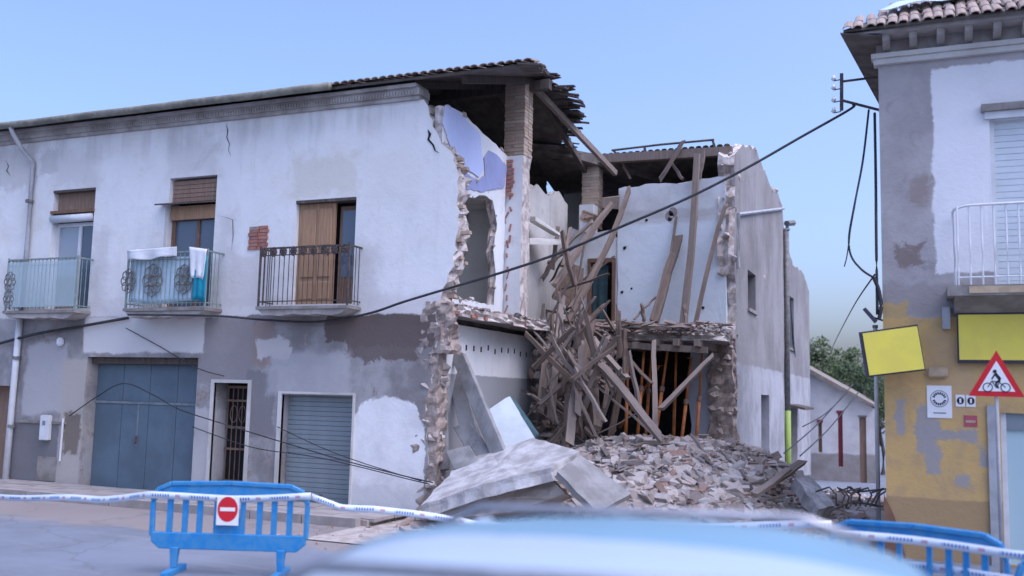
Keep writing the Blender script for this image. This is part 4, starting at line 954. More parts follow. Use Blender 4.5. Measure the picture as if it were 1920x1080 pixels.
# ================================================================== RUBBLE
def heap_z(x, y):
    hx = max(0, 1 - ((x + 4.75) / 2.75)**2)**.8 if abs(x+4.75) < 2.75 else 0
    hy = max(0.0, min(1.0, (y + 2.6) / 4.8)); hy = hy*hy*(3-2*hy)
    h = 1.24 * hx * hy
    h += .30 * max(0, min(1, (y+1.2)/2)) * max(0, 1 - ((x + 2.3)/1.9)**2 if abs(x+2.3) < 1.9 else 0)
    if y > 5.5: h *= max(0.35, 1 - (y-5.5)*.5)
    return h + (.16*mnoise.noise(Vector((x*1.1, y*1.1, 2))) + .08*mnoise.noise(Vector((x*3, y*3, 5)))) * min(1, h*3)
b = MB(); nx, ny = 64, 76
b.v = [(-8.0 + 7.6*i/nx, -2.9 + 9.3*j/ny, heap_z(-8.0 + 7.6*i/nx, -2.9 + 9.3*j/ny) + .015) for j in range(ny+1) for i in range(nx+1)]
b.f = [(j*(nx+1)+i, j*(nx+1)+i+1, (j+1)*(nx+1)+i+1, (j+1)*(nx+1)+i) for j in range(ny) for i in range(nx)]
tag(b.obj('rubble_heap', M['dust'], None), 'mound of plaster dust and broken masonry before the collapsed house', 'rubble', kind='stuff')
HV = []
for s in range(14):
    me = hull(50+s, 10); HV.append(([v.co.copy() for v in me.vertices], [tuple(p.vertices) for p in me.polygons])); bpy.data.meshes.remove(me)
def scatter(b, n, fx, fy, smin, smax, rnd, zf=heap_z, flat=.65):
    for i in range(n):
        x, y = fx(), fy(); z = zf(x, y)
        if z is None: continue
        s = smin * (smax/smin)**(rnd.random()**1.5)
        vs, fs = rnd.choice(HV); M3 = Matrix.Rotation(rnd.uniform(0, 6.3), 3, 'Z') @ Matrix.Rotation(rnd.uniform(-1.0, 1.0), 3, 'X') @ Matrix.Diagonal((s*rnd.uniform(.8, 1.6), s, s*flat))
        c = Vector((x, y, z + s*rnd.uniform(-.1, .35))); b.add([M3 @ v + c for v in vs], fs)
rnd = random.Random(44)
PLATE = ([Vector(p) for p in ((-1, -.7, -.12), (1.1, -.8, -.12), (.8, .9, -.12), (-.9, .6, -.12), (-1, -.7, .12), (1.0, -.8, .12), (.75, .9, .12), (-.9, .65, .12))], [(0, 3, 2, 1), (4, 5, 6, 7), (0, 1, 5, 4), (1, 2, 6, 5), (2, 3, 7, 6), (3, 0, 4, 7)])
BRK = ([Vector((x*1.3, y*.65, z*.5)) for x in (-1, 1) for y in (-1, 1) for z in (-1, 1)], [(0, 1, 3, 2), (4, 6, 7, 5), (0, 4, 5, 1), (2, 3, 7, 6), (0, 2, 6, 4), (1, 5, 7, 3)])
HV += [PLATE]*3 + [BRK]*4
b = MB(); scatter(b, 6500, lambda: rnd.gauss(-4.7, 1.4), lambda: rnd.uniform(-2.6, 5.2), .014, .14, rnd, lambda x, y: heap_z(x, y) if -7.6 < x < -.9 and (heap_z(x, y) > .03) else None)
scatter(b, 2200, lambda: rnd.uniform(-3.8, -.9), lambda: rnd.uniform(-2.2, 5.2), .018, .12, rnd, lambda x, y: heap_z(x, y) if heap_z(x, y) > .02 else None)
tag(b.obj('rubble_pieces', M['rubble'], None), 'countless broken stones and plaster pieces covering the heap', 'rubble', kind='stuff')
b = MB(); scatter(b, 900, lambda: rnd.uniform(-7.4, -3.7), lambda: rnd.gauss(5.0, .35), .015, .07, rnd, lambda x, y: 3.47 + rnd.uniform(-.1, .1) if y > 4.6 else None)
scatter(b, 260, lambda: rnd.uniform(XP+.05, XP+.45), lambda: rnd.uniform(.2, 4.7), .015, .07, rnd, lambda x, y: 3.58)
tag(b.obj('floor_debris', M['rubble'], None), 'crumbled plaster and brick strewn along the broken upper floor edge', 'debris', kind='stuff')
b = MB(); scatter(b, 500, lambda: rnd.uniform(-8.5, -.3), lambda: rnd.uniform(-3.6, 1.0), .01, .05, rnd, lambda x, y: .01 if heap_z(x, y) < .08 else None)
tag(b.obj('scattered_grit', M['rubble'], None), 'loose grit scattered on the road around the heap', 'debris', kind='stuff')
b = MB(); scatter(b, 1500, lambda: rnd.uniform(-3.5, -.7), lambda: rnd.uniform(.5, 13), .015, .10, rnd, lambda x, y: ground_z(x, y) + .25*max(0, mnoise.noise(Vector((x*.8, y*.5, 7)))+.2))
tag(b.obj('street_debris', M['rubble'], None), 'low litter of masonry and dirt across the side street', 'debris', kind='stuff')
# larger blocks
BLK = []
for s in range(8):
    me = hull(90+s, 13); me.materials.append(M['plaster_chunk']); BLK.append(me)
bi = 0
for i in range(120):
    px, py = rnd.uniform(1090, 1400), rnd.uniform(825, 930); d = ray(px, py); hit = None
    for k in range(240):
        p = CP + d*(12 + k*.05)
        if p.z < heap_z(p.x, p.y): hit = p; break
    if hit is None or hit.y > 5: continue
    o = link('masonry_block', rnd.choice(BLK)); s = rnd.uniform(.06, .13) * (1.35 if i % 9 == 0 else 1); o.location = hit; o.scale = (s*rnd.uniform(.9, 1.5), s, s*rnd.uniform(.5, .8)); o.rotation_euler = (rnd.uniform(-.6, .6), rnd.uniform(-.6, .6), rnd.uniform(0, 6))
    lab_ = ('large' if i % 9 == 0 else 'small') + ' masonry lump on the ' + ('left' if px < 1190 else 'middle' if px < 1300 else 'right') + (' upper slope' if py < 870 else ' lower front') + ' of the rubble heap'
    tag(o, lab_, 'rubble block', lab_.replace('lump', 'lumps'))
SPL = 'broken lath or plank splinter lying loose on the rubble heap'
for i in range(46):
    x, y = rnd.gauss(-4.4, 1.3), rnd.uniform(-1.6, 3.6)
    if heap_z(x, y) < .15: continue
    p = Vector((x, y, heap_z(x, y) + .05)); a = rnd.uniform(0, 3.14); L = rnd.uniform(.25, .8); d = Vector((math.cos(a), math.sin(a), rnd.uniform(-.3, .45))).normalized()*L
    timber(p - d*.5, p + d*.5, (wd := rnd.choice([.03, .05, .08])), rnd.choice([.02, .03]), ('thin ' if wd < .04 else 'broad ' if wd > .07 else '') + ('short ' if L < .5 else 'long ') + 'wood splinter on the ' + ('left' if x < -5 else 'middle' if x < -3.8 else 'right') + (' front' if y < 1 else ' back') + ' of the rubble heap', 'splinters on the heap', seed=500+i, roll=rnd.random(), name='timber_splinter')
def slab_thing(name, pts, thick, mat, label, cat='slab', ragged=.03, seed=1):
    r = random.Random(seed); P = [Vector(p) for p in pts]; n = (P[1]-P[0]).cross(P[2]-P[0]).normalized()
    if n.z < 0: n = -n
    out = []
    for a, c in zip(P, P[1:]+P[:1]):
        k = max(2, int((c-a).length/.16))
        for i in range(k): out.append(a.lerp(c, i/k) + Vector((r.uniform(-1, 1), r.uniform(-1, 1), 0))*ragged*(1 if i else 0))
    c0 = sum(P, Vector())/len(P); nn = len(out); b = MB(); vs = []; fs = []
    L = [(1.0, 0), (.985, -.4), (1.0, -1)]
    for sc, h in L:
        for p in out: vs.append(c0 + (p-c0)*(sc + r.uniform(-.012, .012)) + n*thick*h)
    for l in range(2):
        for i in range(nn): fs.append((l*nn+i, l*nn+(i+1) % nn, (l+1)*nn+(i+1) % nn, (l+1)*nn+i))
    # uneven top made of inner rings
    base = 0; prev = list(range(nn))
    for sc in (.7, .38):
        st = len(vs)
        for p in out: q = c0 + (p-c0)*sc; vs.append(q + n*(.035*mnoise.noise(q*1.7) + .012*r.uniform(-1, 1)))
        cur = list(range(st, st+nn)); fs += [(prev[i], cur[i], cur[(i+1) % nn], prev[(i+1) % nn]) for i in range(nn)]; prev = cur
    vs.append(c0); k = len(vs)-1; fs += [(prev[i], k, prev[(i+1) % nn]) for i in range(nn)]
    vs.append(c0 - n*thick); k = len(vs)-1; fs += [(2*nn+i, 2*nn+(i+1) % nn, k) for i in range(nn)]
    return tag(b.add(vs, fs).obj(name, mat), label, cat)
slab_thing('concrete_slab', [W(790, 947, -1.5), W(905, 908, -1.75), W(1035, 876, -1.75), W(1086, 846, -1.0), W(1000, 821, -.1), W(905, 848, .1), W(846, 884, -.3)], .2, M['concrete'], 'largest fallen slab, pale rough top, propped up at its right end', seed=2)
slab_thing('concrete_slab', [W(1088, 852, -1.1), W(1184, 925, -1.1), W(1120, 960, -1.95), W(1045, 884, -1.95)], .1, M['concrete_grey'], 'grey slab leaning down right against the largest pale slab', seed=3, ragged=.015)
slab_thing('wall_fragment', [W(805, 975, -1.6), W(960, 960, -1.7), W(1060, 925, -1.7), W(1020, 885, -1.4), W(880, 920, -1.4)], .25, M['dust'], 'earthy wall fragment crushed beneath the largest pale slab', seed=4)
for i, (pts, lab) in enumerate([
    ([W(843, 664, .75), W(868, 668, .7), W(948, 850, -.2), W(918, 852, -.1)], 'longest grey floor panel leaning on the party wall'),
    ([W(838, 700, .9), W(850, 690, .95), W(905, 850, .15), W(872, 852, .2)], 'grey panel leaning behind the longest panel'),
    ([W(848, 800, .5), W(872, 760, .55), W(925, 855, -.1), W(885, 862, 0)], 'wide low grey panel between the leaning panels and torn facade'),
    ([W(822, 720, .5), W(836, 715, .55), W(842, 880, .25), W(824, 882, .2)], 'narrow grey panel upright beside the torn facade'),
    ([W(835, 845, .1), W(862, 830, .15), W(900, 868, -.3), W(850, 880, -.3)], 'small grey panel lying at the foot of leaning panels')]):
    A_, B2, C2, D2 = pts; B2 = A_ + (C2 - D2)*.92; n_ = (B2-A_).cross(D2-A_).normalized()*.09
    if n_.y < 0: n_ = -n_
    tag(bevel(MB().prism([A_, B2, C2, D2], n_).obj('floor_panel', M['concrete_grey']), .012, 1), lab, 'panel')
door = thing('fallen_door', 'white door fallen on its edge behind the largest slab', 'door', W(955, 830, .3))
dp_ = [W(916, 768, .35), W(950, 745, .7), W(998, 826, .4), W(945, 845, 0)]
MB().prism(dp_, (.04, .05, .02)).obj('door_leaf', M['door_white'], door); MB().prism([W(950, 744, .72), W(962, 752, .8), W(1006, 815, .5), W(997, 826, .42)], (.03, .05, .01)).obj('door_edge', M['teal_dark'], door)
slab_thing('wall_fragment', [W(1490, 895, 2.2), W(1520, 890, 2.8), W(1565, 948, 1.6), W(1535, 955, 1.1)], .2, M['concrete'], 'pale wall fragment tilted at the mouth of the side street', seed=6)
slab_thing('wall_fragment', [W(1180, 842, 2.2), W(1222, 835, 2.5), W(1226, 872, 1.8), W(1190, 868, 1.7)], .14, M['white'], 'small white wall fragment lying on top of the heap', seed=8)
slab_thing('wall_fragment', [W(1235, 838, 3.0), W(1290, 815, 3.4), W(1370, 862, 2.6), W(1310, 880, 2.0)], .15, M['dust'], 'dusty brown wall fragment at the back of the heap', seed=9)
bt = thing('bent_railing', 'bent dark metal railing lying at the mouth of the side street', 'railing', W(1610, 945, .6)); rb_ = random.Random(6)
for i in range(9):
    a = W(1568 + i*9, 955 - rb_.uniform(0, 8), .6 + rb_.uniform(-.2, .2)); MB().tube([a, a + Vector((rb_.uniform(-.1, .1), .05, .16)), a + Vector((rb_.uniform(-.22, .22), .1, .26)), a + Vector((rb_.uniform(-.3, .3), .1, .18))], .014, 5).obj('bar', M['iron'], bt)
MB().tube([W(1556, 958, .6), W(1600, 940, .7), W(1655, 950, .6)], .018, 6).obj('rail', M['iron'], bt)
# hanging rubble curtain at the end of the party wall
b = MB(); scatter(b, 260, lambda: rnd.uniform(-7.3, -6.7), lambda: rnd.uniform(3.9, 4.6), .05, .16, rnd, lambda x, y: rnd.uniform(.6, 3.5))
tag(b.obj('masonry_spill', M['rubble'], None), 'column of loose masonry spilling down beside the party wall', 'rubble', kind='stuff')

# ================================================================== CORNER HOUSE (right)
yh = thing('corner_house', 'ochre and white corner house with bracketed cornice at right', 'house', (2, 0, 0))
XL = -.46
yo = [(XL, -.1), (6.5, -.1), (6.5, 7.3), (XL, 7.3)]
SH = (.98, 2.1, .02, 2.0); UD = (.96, 2.0, 3.62, 6.02)
wall('front_wall', yo, [rect(*SH), rect(*UD)], (0, 0, 0), XA, ZA, -YA, .4, M['yellow'], yh, cell=.4, relief=.01)
MB().prism([(XL, .4, -.1), (XL, .4, 7.3), (XL+.75, 7.5, 7.3), (XL+.75, 7.5, -.1)], (.3, 0, 0)).obj('side_wall', M['yellow'], yh)
cn = MB(); cn.box(XL-.06, 6.5, -.07, .1, 6.95, 7.03); cn.box(XL-.09, 6.5, -.11, .1, 7.033, 7.10); cn = cn.obj('cornice_moulding', M['cream_room'], yh)
MB().box(XL-.02, 6.5, -.02, .2, 7.103, 7.36).obj('frieze', M['cornice'], cn)
br = MB().prism([(-.05, 0, 0), (-.05, -.28, .09), (-.05, -.30, .17), (-.05, 0, .17)], (.1, 0, 0)).mesh('bracket')
for i in range(12): link('bracket', br, cn, M['cornice']).location = (XL + .12 + i*.355, -.022, 7.125)
MB().box(XL-.34, 6.5, -.42, -.022, 7.297, 7.33).obj('eave_board', M['cornice'], yh)
yr = link('roof', bpy.data.meshes.new('roof'), yh)
YE, ZE = -.50, 7.36
def yroof(x, y): return ZE + min(.34*(y - YE), .5*(x + .92) + .05)
MB().prism([(-.90, YE, ZE-.03), (7, YE, ZE-.03), (7, 4, ZE+2.7), (2.9, 4, ZE+2.7)], (0, 0, .03)).obj('roof_boards', M['eave'], yr)
MB().prism([(-.90, YE, ZE-.03), (2.9, 4, ZE+2.7), (-.15, 7, ZE-.03)], (0, 0, .03)).obj('roof_boards', M['eave'], yr)
MB().prism([(-.94, YE, ZE-.05), (-.2, 6.6, ZE-.05), (.25, 6.6, ZE-.12), (-.40, YE+.1, ZE-.12)], (0, 0, .02)).obj('side_soffit', M['eave'], yh)
tb = MB(); barrel(tb, 0, 0, .4, .025, .025+.4*.58, .07); tm = tb.mesh('roof_tile'); tm.materials.append(M['tile_one']); rnd = random.Random(9)
for i in range(27):
    x = -.84 + i*.148
    for j in range(10):
        y = YE - .07 + j*.33
        if .6*(y-YE) > .72*(x+.95) + .06: continue
        o = link('roof_tile', tm, yr); o.location = (x + rnd.uniform(-.012, .012), y, ZE + .6*(y-YE) + .005); o.rotation_euler = (0, 0, rnd.uniform(-.04, .04))
cloth('tarpaulin', [(-.2, .35, 8.02), (1.0, .75, 8.26), (1.0, .2, 7.96), (-.45, -.2, 7.70)], M['sky_sheet'], yr, seed=6, wav=.05)
# upper door, lintel, balcony
ud = MB().box(UD[0], UD[1], .12, .16, UD[2], UD[3]).obj('balcony_door', M['shutter_pale'], yh); MB().box(UD[0], UD[0]+.06, .06, .12, UD[2], UD[3]).obj('door_frame', M['pvc'], ud)
for i in range(26): MB().box(UD[0]+.06, UD[1], .108, .12, 3.7+i*.088, 3.78+i*.088).obj('shutter_slat', M['shutter_pale'], ud)
MB().box(UD[0]-.06, UD[1]+.1, -.05, .02, UD[3], UD[3]+.1).obj('lintel', M['pvc'], yh); MB().box(UD[0]-.1, UD[1]+.1, -.1, .02, UD[3]+.103, UD[3]+.2).obj('lintel_cap', M['slab'], yh)
bs = MB().box(.36, 3, -.62, -.002, 3.52, 3.66).obj('balcony_slab', M['slab'], yh); MB().prism([(.45, -.5, 3.519), (.45, -.02, 3.519), (.45, -.02, 3.3)], (2.5, 0, 0)).obj('slab_corbel', M['slab'], bs)
MB().box(.62, 1.4, -.628, -.62, 3.55, 3.64).obj('bare_patch', M['beige'], bs)
br_ = MB().tube([(.47, -.02, 4.66), (.46, -.3, 4.7), (.48, -.55, 4.69), (.62, -.60, 4.72), (3, -.60, 4.74)], .018, 6).obj('balcony_railing', M['white'], yh)
bar = MB().tube([(0, 0, 3.66), (0, -.03, 3.85), (0, -.02, 4.2), (0, 0, 4.72)], .012, 6).mesh('bar')
for i in range(18): link('bar', bar, br_, M['white']).location = (.5 + i*.145, -.585, 0)
for i in range(3): link('bar', bar, br_, M['white']).location = (.47, -.45 + i*.16, 0)
MB().tube([(.48, -.60, 3.76), (3, -.60, 3.78)], .012, 6).obj('cross_rail', M['white'], br_)
# signs, posters and shop front
def slate(name, c, w, h, y, mat, parent, tilt=0.0, t=.01):
    cs, sn = math.cos(tilt), math.sin(tilt); P = [Vector((c[0] + a*cs*w/2 - b_*sn*h/2, y, c[1] + a*sn*w/2 + b_*cs*h/2)) for a, b_ in ((-1, -1), (1, -1), (1, 1), (-1, 1))]
    return MB().prism(P, (0, t, 0)).obj(name, mat, parent)
fs = thing('shop_sign', 'long yellow sign board fixed flat over the shop door', 'sign', (2, -.1, 2.6))
MB().box(.48, 4, -.1, -.003, 2.66, 3.34).obj('sign_box', M['sign_side'], fs); MB().box(.50, 3.98, -.112, -.1, 2.70, 3.31).obj('sign_face', M['sign_yellow'], fs)
ps = thing('projecting_sign', 'yellow box sign jutting from the corner of the ochre house', 'sign', (-.3, -.4, 2.7))
s1 = slate('sign_box', (-.345, 2.80), .76, .62, -.42, M['sign_side'], ps, .14, .17); slate('sign_face', (-.325, 2.80), .70, .58, -.432, M['sign_yellow'], ps, .14, .012)
MB().bar((-.3, -.3, 3.08), (-.3, 0, 3.1), .04, .04).obj('sign_arm', M['iron_grey'], ps)
po_ = thing('poster', 'white poster with a round printed emblem on the ochre wall', 'poster', (.24, -.01, 2.1)); slate('paper', (.24, 2.13), .31, .44, -.012, M['sign_white'], po_)
MB().disc((.24, -.0145, 2.17), XA, ZA, .115, 28, .105).obj('printed_ring', M['grey_print'], po_)
b = MB()
for k in range(18):
    a = k*math.pi/9
    if k in (0, 9): continue
    c = Vector((.24 + .075*math.cos(a), -.0145, 2.17 + .075*math.sin(a))); u = Vector((-math.sin(a), 0, math.cos(a))); v = Vector((math.cos(a), 0, math.sin(a)))
    b.add([c-u*.009-v*.016, c+u*.009-v*.016, c+u*.009+v*.016, c-u*.009+v*.016], [(0, 1, 2, 3)])
tag(b.obj('printed_letters', M['black'], po_), kind='stuff'); MB().box(.16, .32, -.0145, -.0135, 1.97, 1.985).obj('printed_line', M['grey_print'], po_)
for cx, lab in ((.50, 'black and white sticker nearest the round emblem poster'), (.63, 'black and white sticker beneath the warning triangle')):
    st = thing('sticker', lab, 'sticker', (cx, -.01, 2.1), 'two stickers on the ochre wall'); slate('paper', (cx, 2.15), .115, .16, -.012, M['sign_white'], st); MB().disc((cx, -.0145, 2.15), XA, ZA*1.1, .045, 16).obj('printed_disc', M['black'], st); MB().box(cx-.012, cx+.012, -.0165, -.0155, 2.12, 2.18).obj('printed_mark', M['sign_white'], st)
st = thing('sticker', 'small red square sticker under the black and white pair', 'sticker', (.62, -.01, 1.9)); slate('paper', (.62, 1.88), .16, .15, -.012, M['magenta'], st); MB().box(.56, .68, -.0145, -.0135, 1.86, 1.89).obj('printed_line', M['beige'], st)
lb = MB().box(.10, .36, -.09, -.002, 2.46, 2.60).obj('wall_lamp', M['beige'], yh); bevel(lb, .02)
jb = MB().box(.30, .40, -.1, -.002, 3.12, 3.42).obj('junction_box', M['grey_pipe'], yh)
sf = MB().box(SH[0]+.07, SH[1], .1, .12, SH[2], 1.78).obj('shop_door', M['shop_glass'], yh); MB().box(SH[0], SH[0]+.07, .05, .14, SH[2], SH[3]).obj('door_frame', M['pvc'], sf); MB().box(SH[0]+.07, SH[1], .06, .14, 1.78, SH[3]).obj('shutter_box', M['roller'], sf)
MB().box(SH[0]-.16, SH[0]-.04, -.04, -.002, 0, 2.1).obj('door_surround', M['grey_pipe'], yh)
MB().prism([(XL-.03, -.04, 0), (XL+.24, -.04, 0), (XL+.10, -.03, .55), (XL-.03, -.03, .85)], (0, .038, 0)).obj('corner_guard', M['brown_guard'], yh)
# warning triangle with cyclist on its post
wt = thing('warning_sign', 'red bordered triangular road sign with a cyclist', 'road sign', (.84, -1.6, 0))
ty = -1.6; A, B_, C_ = W(1868, 657, ty), W(1816, 742, ty), W(1922, 745, ty)
MB().prism([A, B_, C_], (0, .02, 0)).obj('sign_plate', M['sign_red'], wt)
g = (A+B_+C_)/3; inn = [g + (p-g)*.66 + Vector((0, -.003, 0)) for p in (A, B_, C_)]; MB().prism(inn, (0, .002, 0)).obj('sign_field', M['sign_white'], wt)
def pt(u, v): return g + Vector((u, -.006, v))
pic = MB()
for cx in (-.095, .095): pic.disc(pt(cx, -.075), XA, ZA, .056, 18, .045)
def stroke(a, c, w=.012):
    a = Vector(a); c = Vector(c); d = (c-a).normalized(); n = Vector((-d.z, 0, d.x))*w/2; pic.add([a-n, a+n, c+n, c-n], [(0, 1, 2, 3)])
for a, c, w in (((-.095, -.075), (-.05, .0), .01), ((-.05, 0), (.03, -.01), .01), ((.03, -.01), (.095, -.075), .01), ((-.05, 0), (.0, -.08), .01), ((.0, -.08), (.04, .01), .01), ((.04, .02), (-.01, .09), .035), ((-.01, .09), (-.05, .02), .016), ((.04, .02), (-.01, -.03), .022), ((-.01, -.03), (.02, -.085), .018)): stroke(pt(*a), pt(*c), w)
pic.disc(pt(-.015, .115), XA, ZA, .022, 12); pic.obj('cyclist_pictogram', M['black'], wt)
MB().tube([(g.x, ty+.055, 0), (g.x, ty+.055, g.z+.25)], .022, 8).obj('sign_post', M['grey_pipe'], wt, True)
# insulator bracket
ib = thing('insulator_bracket', 'iron bracket with insulators on the corner of the ochre house', 'bracket', (-.4, .9, 6.8))
IY = .9
MB().bar(W(1578, 138, IY), W(1578, 207, IY), .05, .05, (0, 1, 0)).obj('bracket_post', M['iron'], ib); pa = W(1578, 153, IY); MB().bar(pa, (-.38, IY, pa.z + .02), .03, .03).obj('bracket_arm', M['iron'], ib); MB().bar(W(1578, 188, IY), (-.38, IY, W(1650, 211, IY).z), .035, .035).obj('bracket_arm', M['iron'], ib)
for py in (146, 163, 186, 206):
    p = W(1563, py, IY); k = MB().tube([p + Vector((0, 0, -.05)), p + Vector((0, 0, -.02)), p, p + Vector((0, 0, .04))], [.015, .04, .03, .022], 8).obj('insulator', M['sign_white'], ib, True); MB().bar(p + Vector((.0, 0, -.05)), W(1577, py+3, IY), .014, .014).obj('pin', M['iron'], k)
# floodlight and metal pole on the corner
fl = thing('floodlight', 'black floodlight on the corner above the projecting sign', 'floodlight', W(1640, 590, -.1)); c = W(1636, 592, -.15); MB().prism([c + Vector(p) for p in ((-.13, 0, .09), (.02, 0, -.1), (.06, 0, -.06), (-.09, 0, .12))], (0, .16, 0)).obj('lamp_housing', M['sign_side'], fl); MB().bar(c + Vector((.02, .1, -.02)), (XL-.0, .1, c.z-.05), .02, .02).obj('lamp_arm', M['iron'], fl)
mp = thing('metal_pole', 'thin grey metal pole standing beside the ochre corner', 'pole', (-.72, 3.0, 0)); q = W(1641, 615, 3.0); MB().tube([(q.x, 3.0, 0), (q.x, 3.0, q.z)], .035, 8).obj('pole_shaft', M['pvc'], mp, True); MB().tube([(q.x, 3.0, q.z), (q.x, 3.0, q.z+.05)], .045, 8).obj('pole_cap', M['iron_grey'], mp)

# ================================================================== CABLES
def cable(name, pts, r, label, sag=0.0, group=None):
    P = [Vector(p) for p in pts]; out = []
    for i in range(len(P)-1):
        a, c_ = P[max(i-1, 0)], P[min(i+2, len(P)-1)]; p0, p1 = P[i], P[i+1]
        for k in range(8):
            t = k/8; t2, t3 = t*t, t*t*t
            out.append(.5*((2*p0) + (p1-a)*t + (2*a-5*p0+4*p1-c_)*t2 + (3*p0-a-3*p1+c_)*t3))
    out.append(P[-1])
    return tag(MB().tube(out, r, 6).obj(name, M['cable'], None, True), label, 'cable', group)
cable('power_cable', [W(1600, 196, .9), W(1592, 206, .85), W(1500, 258, .5), W(1400, 315, .15), W(1290, 371, -.15), W(1165, 425, -.3), W(1050, 474, -.3), W(950, 508, -.3), W(850, 538, -.25), W(760, 565, -.2), W(690, 588, -.12), W(600, 603, -.14), W(500, 600, -.14), W(400, 592, -.55), W(240, 590, -.55)], .022, 'thick black cable sagging from the corner bracket across the ruin to the white house')
cable('wall_cable', [W(240, 596, -.06), W(150, 612, -.06), W(60, 628, -.12), W(-40, 655, -.06)], .03, 'dark bundle of cable along the wall under the left balcony')
cable('wall_cable', [W(236, 615, -.06), W(300, 650, -.05), W(370, 690, -.06), W(420, 705, -.06)], .009, 'thin cable slanting over the garage lintel')
cable('wall_cable', [W(130, 780, -.05), W(180, 745, -.1), W(232, 719, -.14), W(290, 742, -.16), W(337, 768, -.18), W(420, 795, -.2), W(520, 826, -.2), W(640, 862, -.25), W(740, 888, -.3), W(812, 905, -.4)], .011, 'loose cable hanging across the garage and roller doors to the torn edge')
cable('wall_cable', [W(360, 800, -.05), W(470, 838, -.12), W(580, 855, -.14), W(660, 872, -.2), W(760, 897, -.3), W(806, 908, -.38)], .009, 'thinner loose cable below the long one on the roller door')
cable('wall_cable', [W(520, 800, -.05), W(600, 838, -.12), W(680, 868, -.2), W(790, 902, -.36)], .008, 'thinnest loose cable crossing the roller door to the white patch')
cable('hanging_cable', [W(1629, 206, .85), W(1618, 300, .3), W(1603, 380, -.05), W(1592, 445, -.05), W(1596, 480, -.05), W(1615, 505, -.05), W(1637, 520, .0)], .016, 'looped cable hanging in front of the ochre house corner')
cable('hanging_cable', [W(1592, 450, -.05), W(1588, 480, -.05), W(1583, 500, -.05)], .009, 'frayed cable end dangling from the loop')
cable('hanging_cable', [W(1640, 212, .7), W(1642, 330, .2), W(1643, 450, -.03), W(1645, 590, -.03)], .02, 'straight dark cable dropping down the ochre house corner')
cable('hanging_cable', [W(1638, 520, -.05), W(1648, 545, -.05), W(1652, 575, -.05), W(1648, 600, -.05)], .03, 'knotted cable joint at the ochre corner above the floodlight')
cable('street_cable', [W(1640, 515, .0), W(1600, 575, 8), W(1566, 640, 20), W(1556, 665, 26)], .014, 'thin wire running back over the side street')
for i, (a, c) in enumerate((((1505, 800, 12), (1590, 735, 18)), ((1470, 850, 8), (1600, 720, 16)), ((1500, 855, 8), (1610, 735, 15)))):
    cable('street_cable', [W(*a), W((a[0]+c[0])/2, (a[1]+c[1])/2+8, (a[2]+c[2])/2), W(*c)], .016, ('upper', 'middle', 'lower')[i] + ' of three slack cables hanging across the side street')

# ================================================================== BACKGROUND: outbuilding and trees
ob = thing('outbuilding', 'low white outbuilding with red shutters at the end of the side street', 'outbuilding', (-2.6, 22.4, -.8))
yo_ = 22.4
def wx(px, py): p = W(px, py, yo_); return (p.x, p.z)
m = Mat('outbuilding_plaster', .9); cc = m.mix(m.ramp(m.noise(1.2, 6), .35, .7), (.66, .64, .63), (.52, .49, .48)); cc = m.mix(m.patch(-20, 20, -4, wx(1560, 850)[1], amp=.08, scale=1.5, soft=.04), cc, m.mix(m.ramp(m.noise(2, 6), .35, .7), (.33, .30, .285), (.25, .225, .21))); m.bump(m.noise(7, 5), .4, .03); M['shed'] = m.col(cc)
ow = [(wx(1440, 930)[0], -1.0), (wx(1642, 930)[0], -1.0), wx(1642, 770), wx(1633, 762), wx(1588, 735), wx(1522, 700), wx(1440, 662)]
hl = [(wx(1534, 800)[0], wx(1541, 800)[0], wx(1537, 848)[1], wx(1537, 792)[1]), (wx(1571, 800)[0], wx(1580, 800)[0], wx(1575, 875)[1], wx(1575, 775)[1]), (wx(1611, 800)[0], wx(1624, 800)[0], wx(1617, 912)[1], wx(1617, 782)[1])]
wall('gable_wall', ow, [rect(*h) for h in hl], (0, yo_, 0), XA, ZA, -YA, .3, M['shed'], ob, cell=.8)
for i, h in enumerate(hl):
    l = MB().box(h[0], h[1], yo_+.1, yo_+.14, h[2], h[3]).obj('shutter' if i < 2 else 'door', M['red'] if i == 1 else (M['frame_wood'] if i == 0 else M['door_brown']), ob)
    MB().box(h[0]-.04, h[1]+.04, yo_-.03, yo_, h[3], h[3]+.1 if i < 2 else h[3]+.06).obj('lintel', M['red'] if i < 2 else M['slab'], l)
a, c = wx(1440, 658), wx(1640, 764); MB().prism([(a[0], yo_-.3, a[1]), (c[0], yo_-.3, c[1]), (c[0], yo_-.3, c[1]+.1), (a[0], yo_-.3, a[1]+.2)], (0, 6, 0)).obj('roof', M['tile'], ob)
def leaf_mat(name, a, b_):
    m = Mat(name, .7); c = m.mix(m.rand(), a, b_); m.b.inputs['Subsurface Weight'].default_value = 0; return m.col(c)
M['leaf'] = leaf_mat('leaf_green', (.035, .06, .02), (.085, .12, .04)); M['leaf_dark'] = leaf_mat('leaf_dark_green', (.025, .05, .022), (.06, .095, .035)); M['bark'] = plain('bark', (.11, .085, .065), (.07, .055, .045), scale=6, bump=.6)
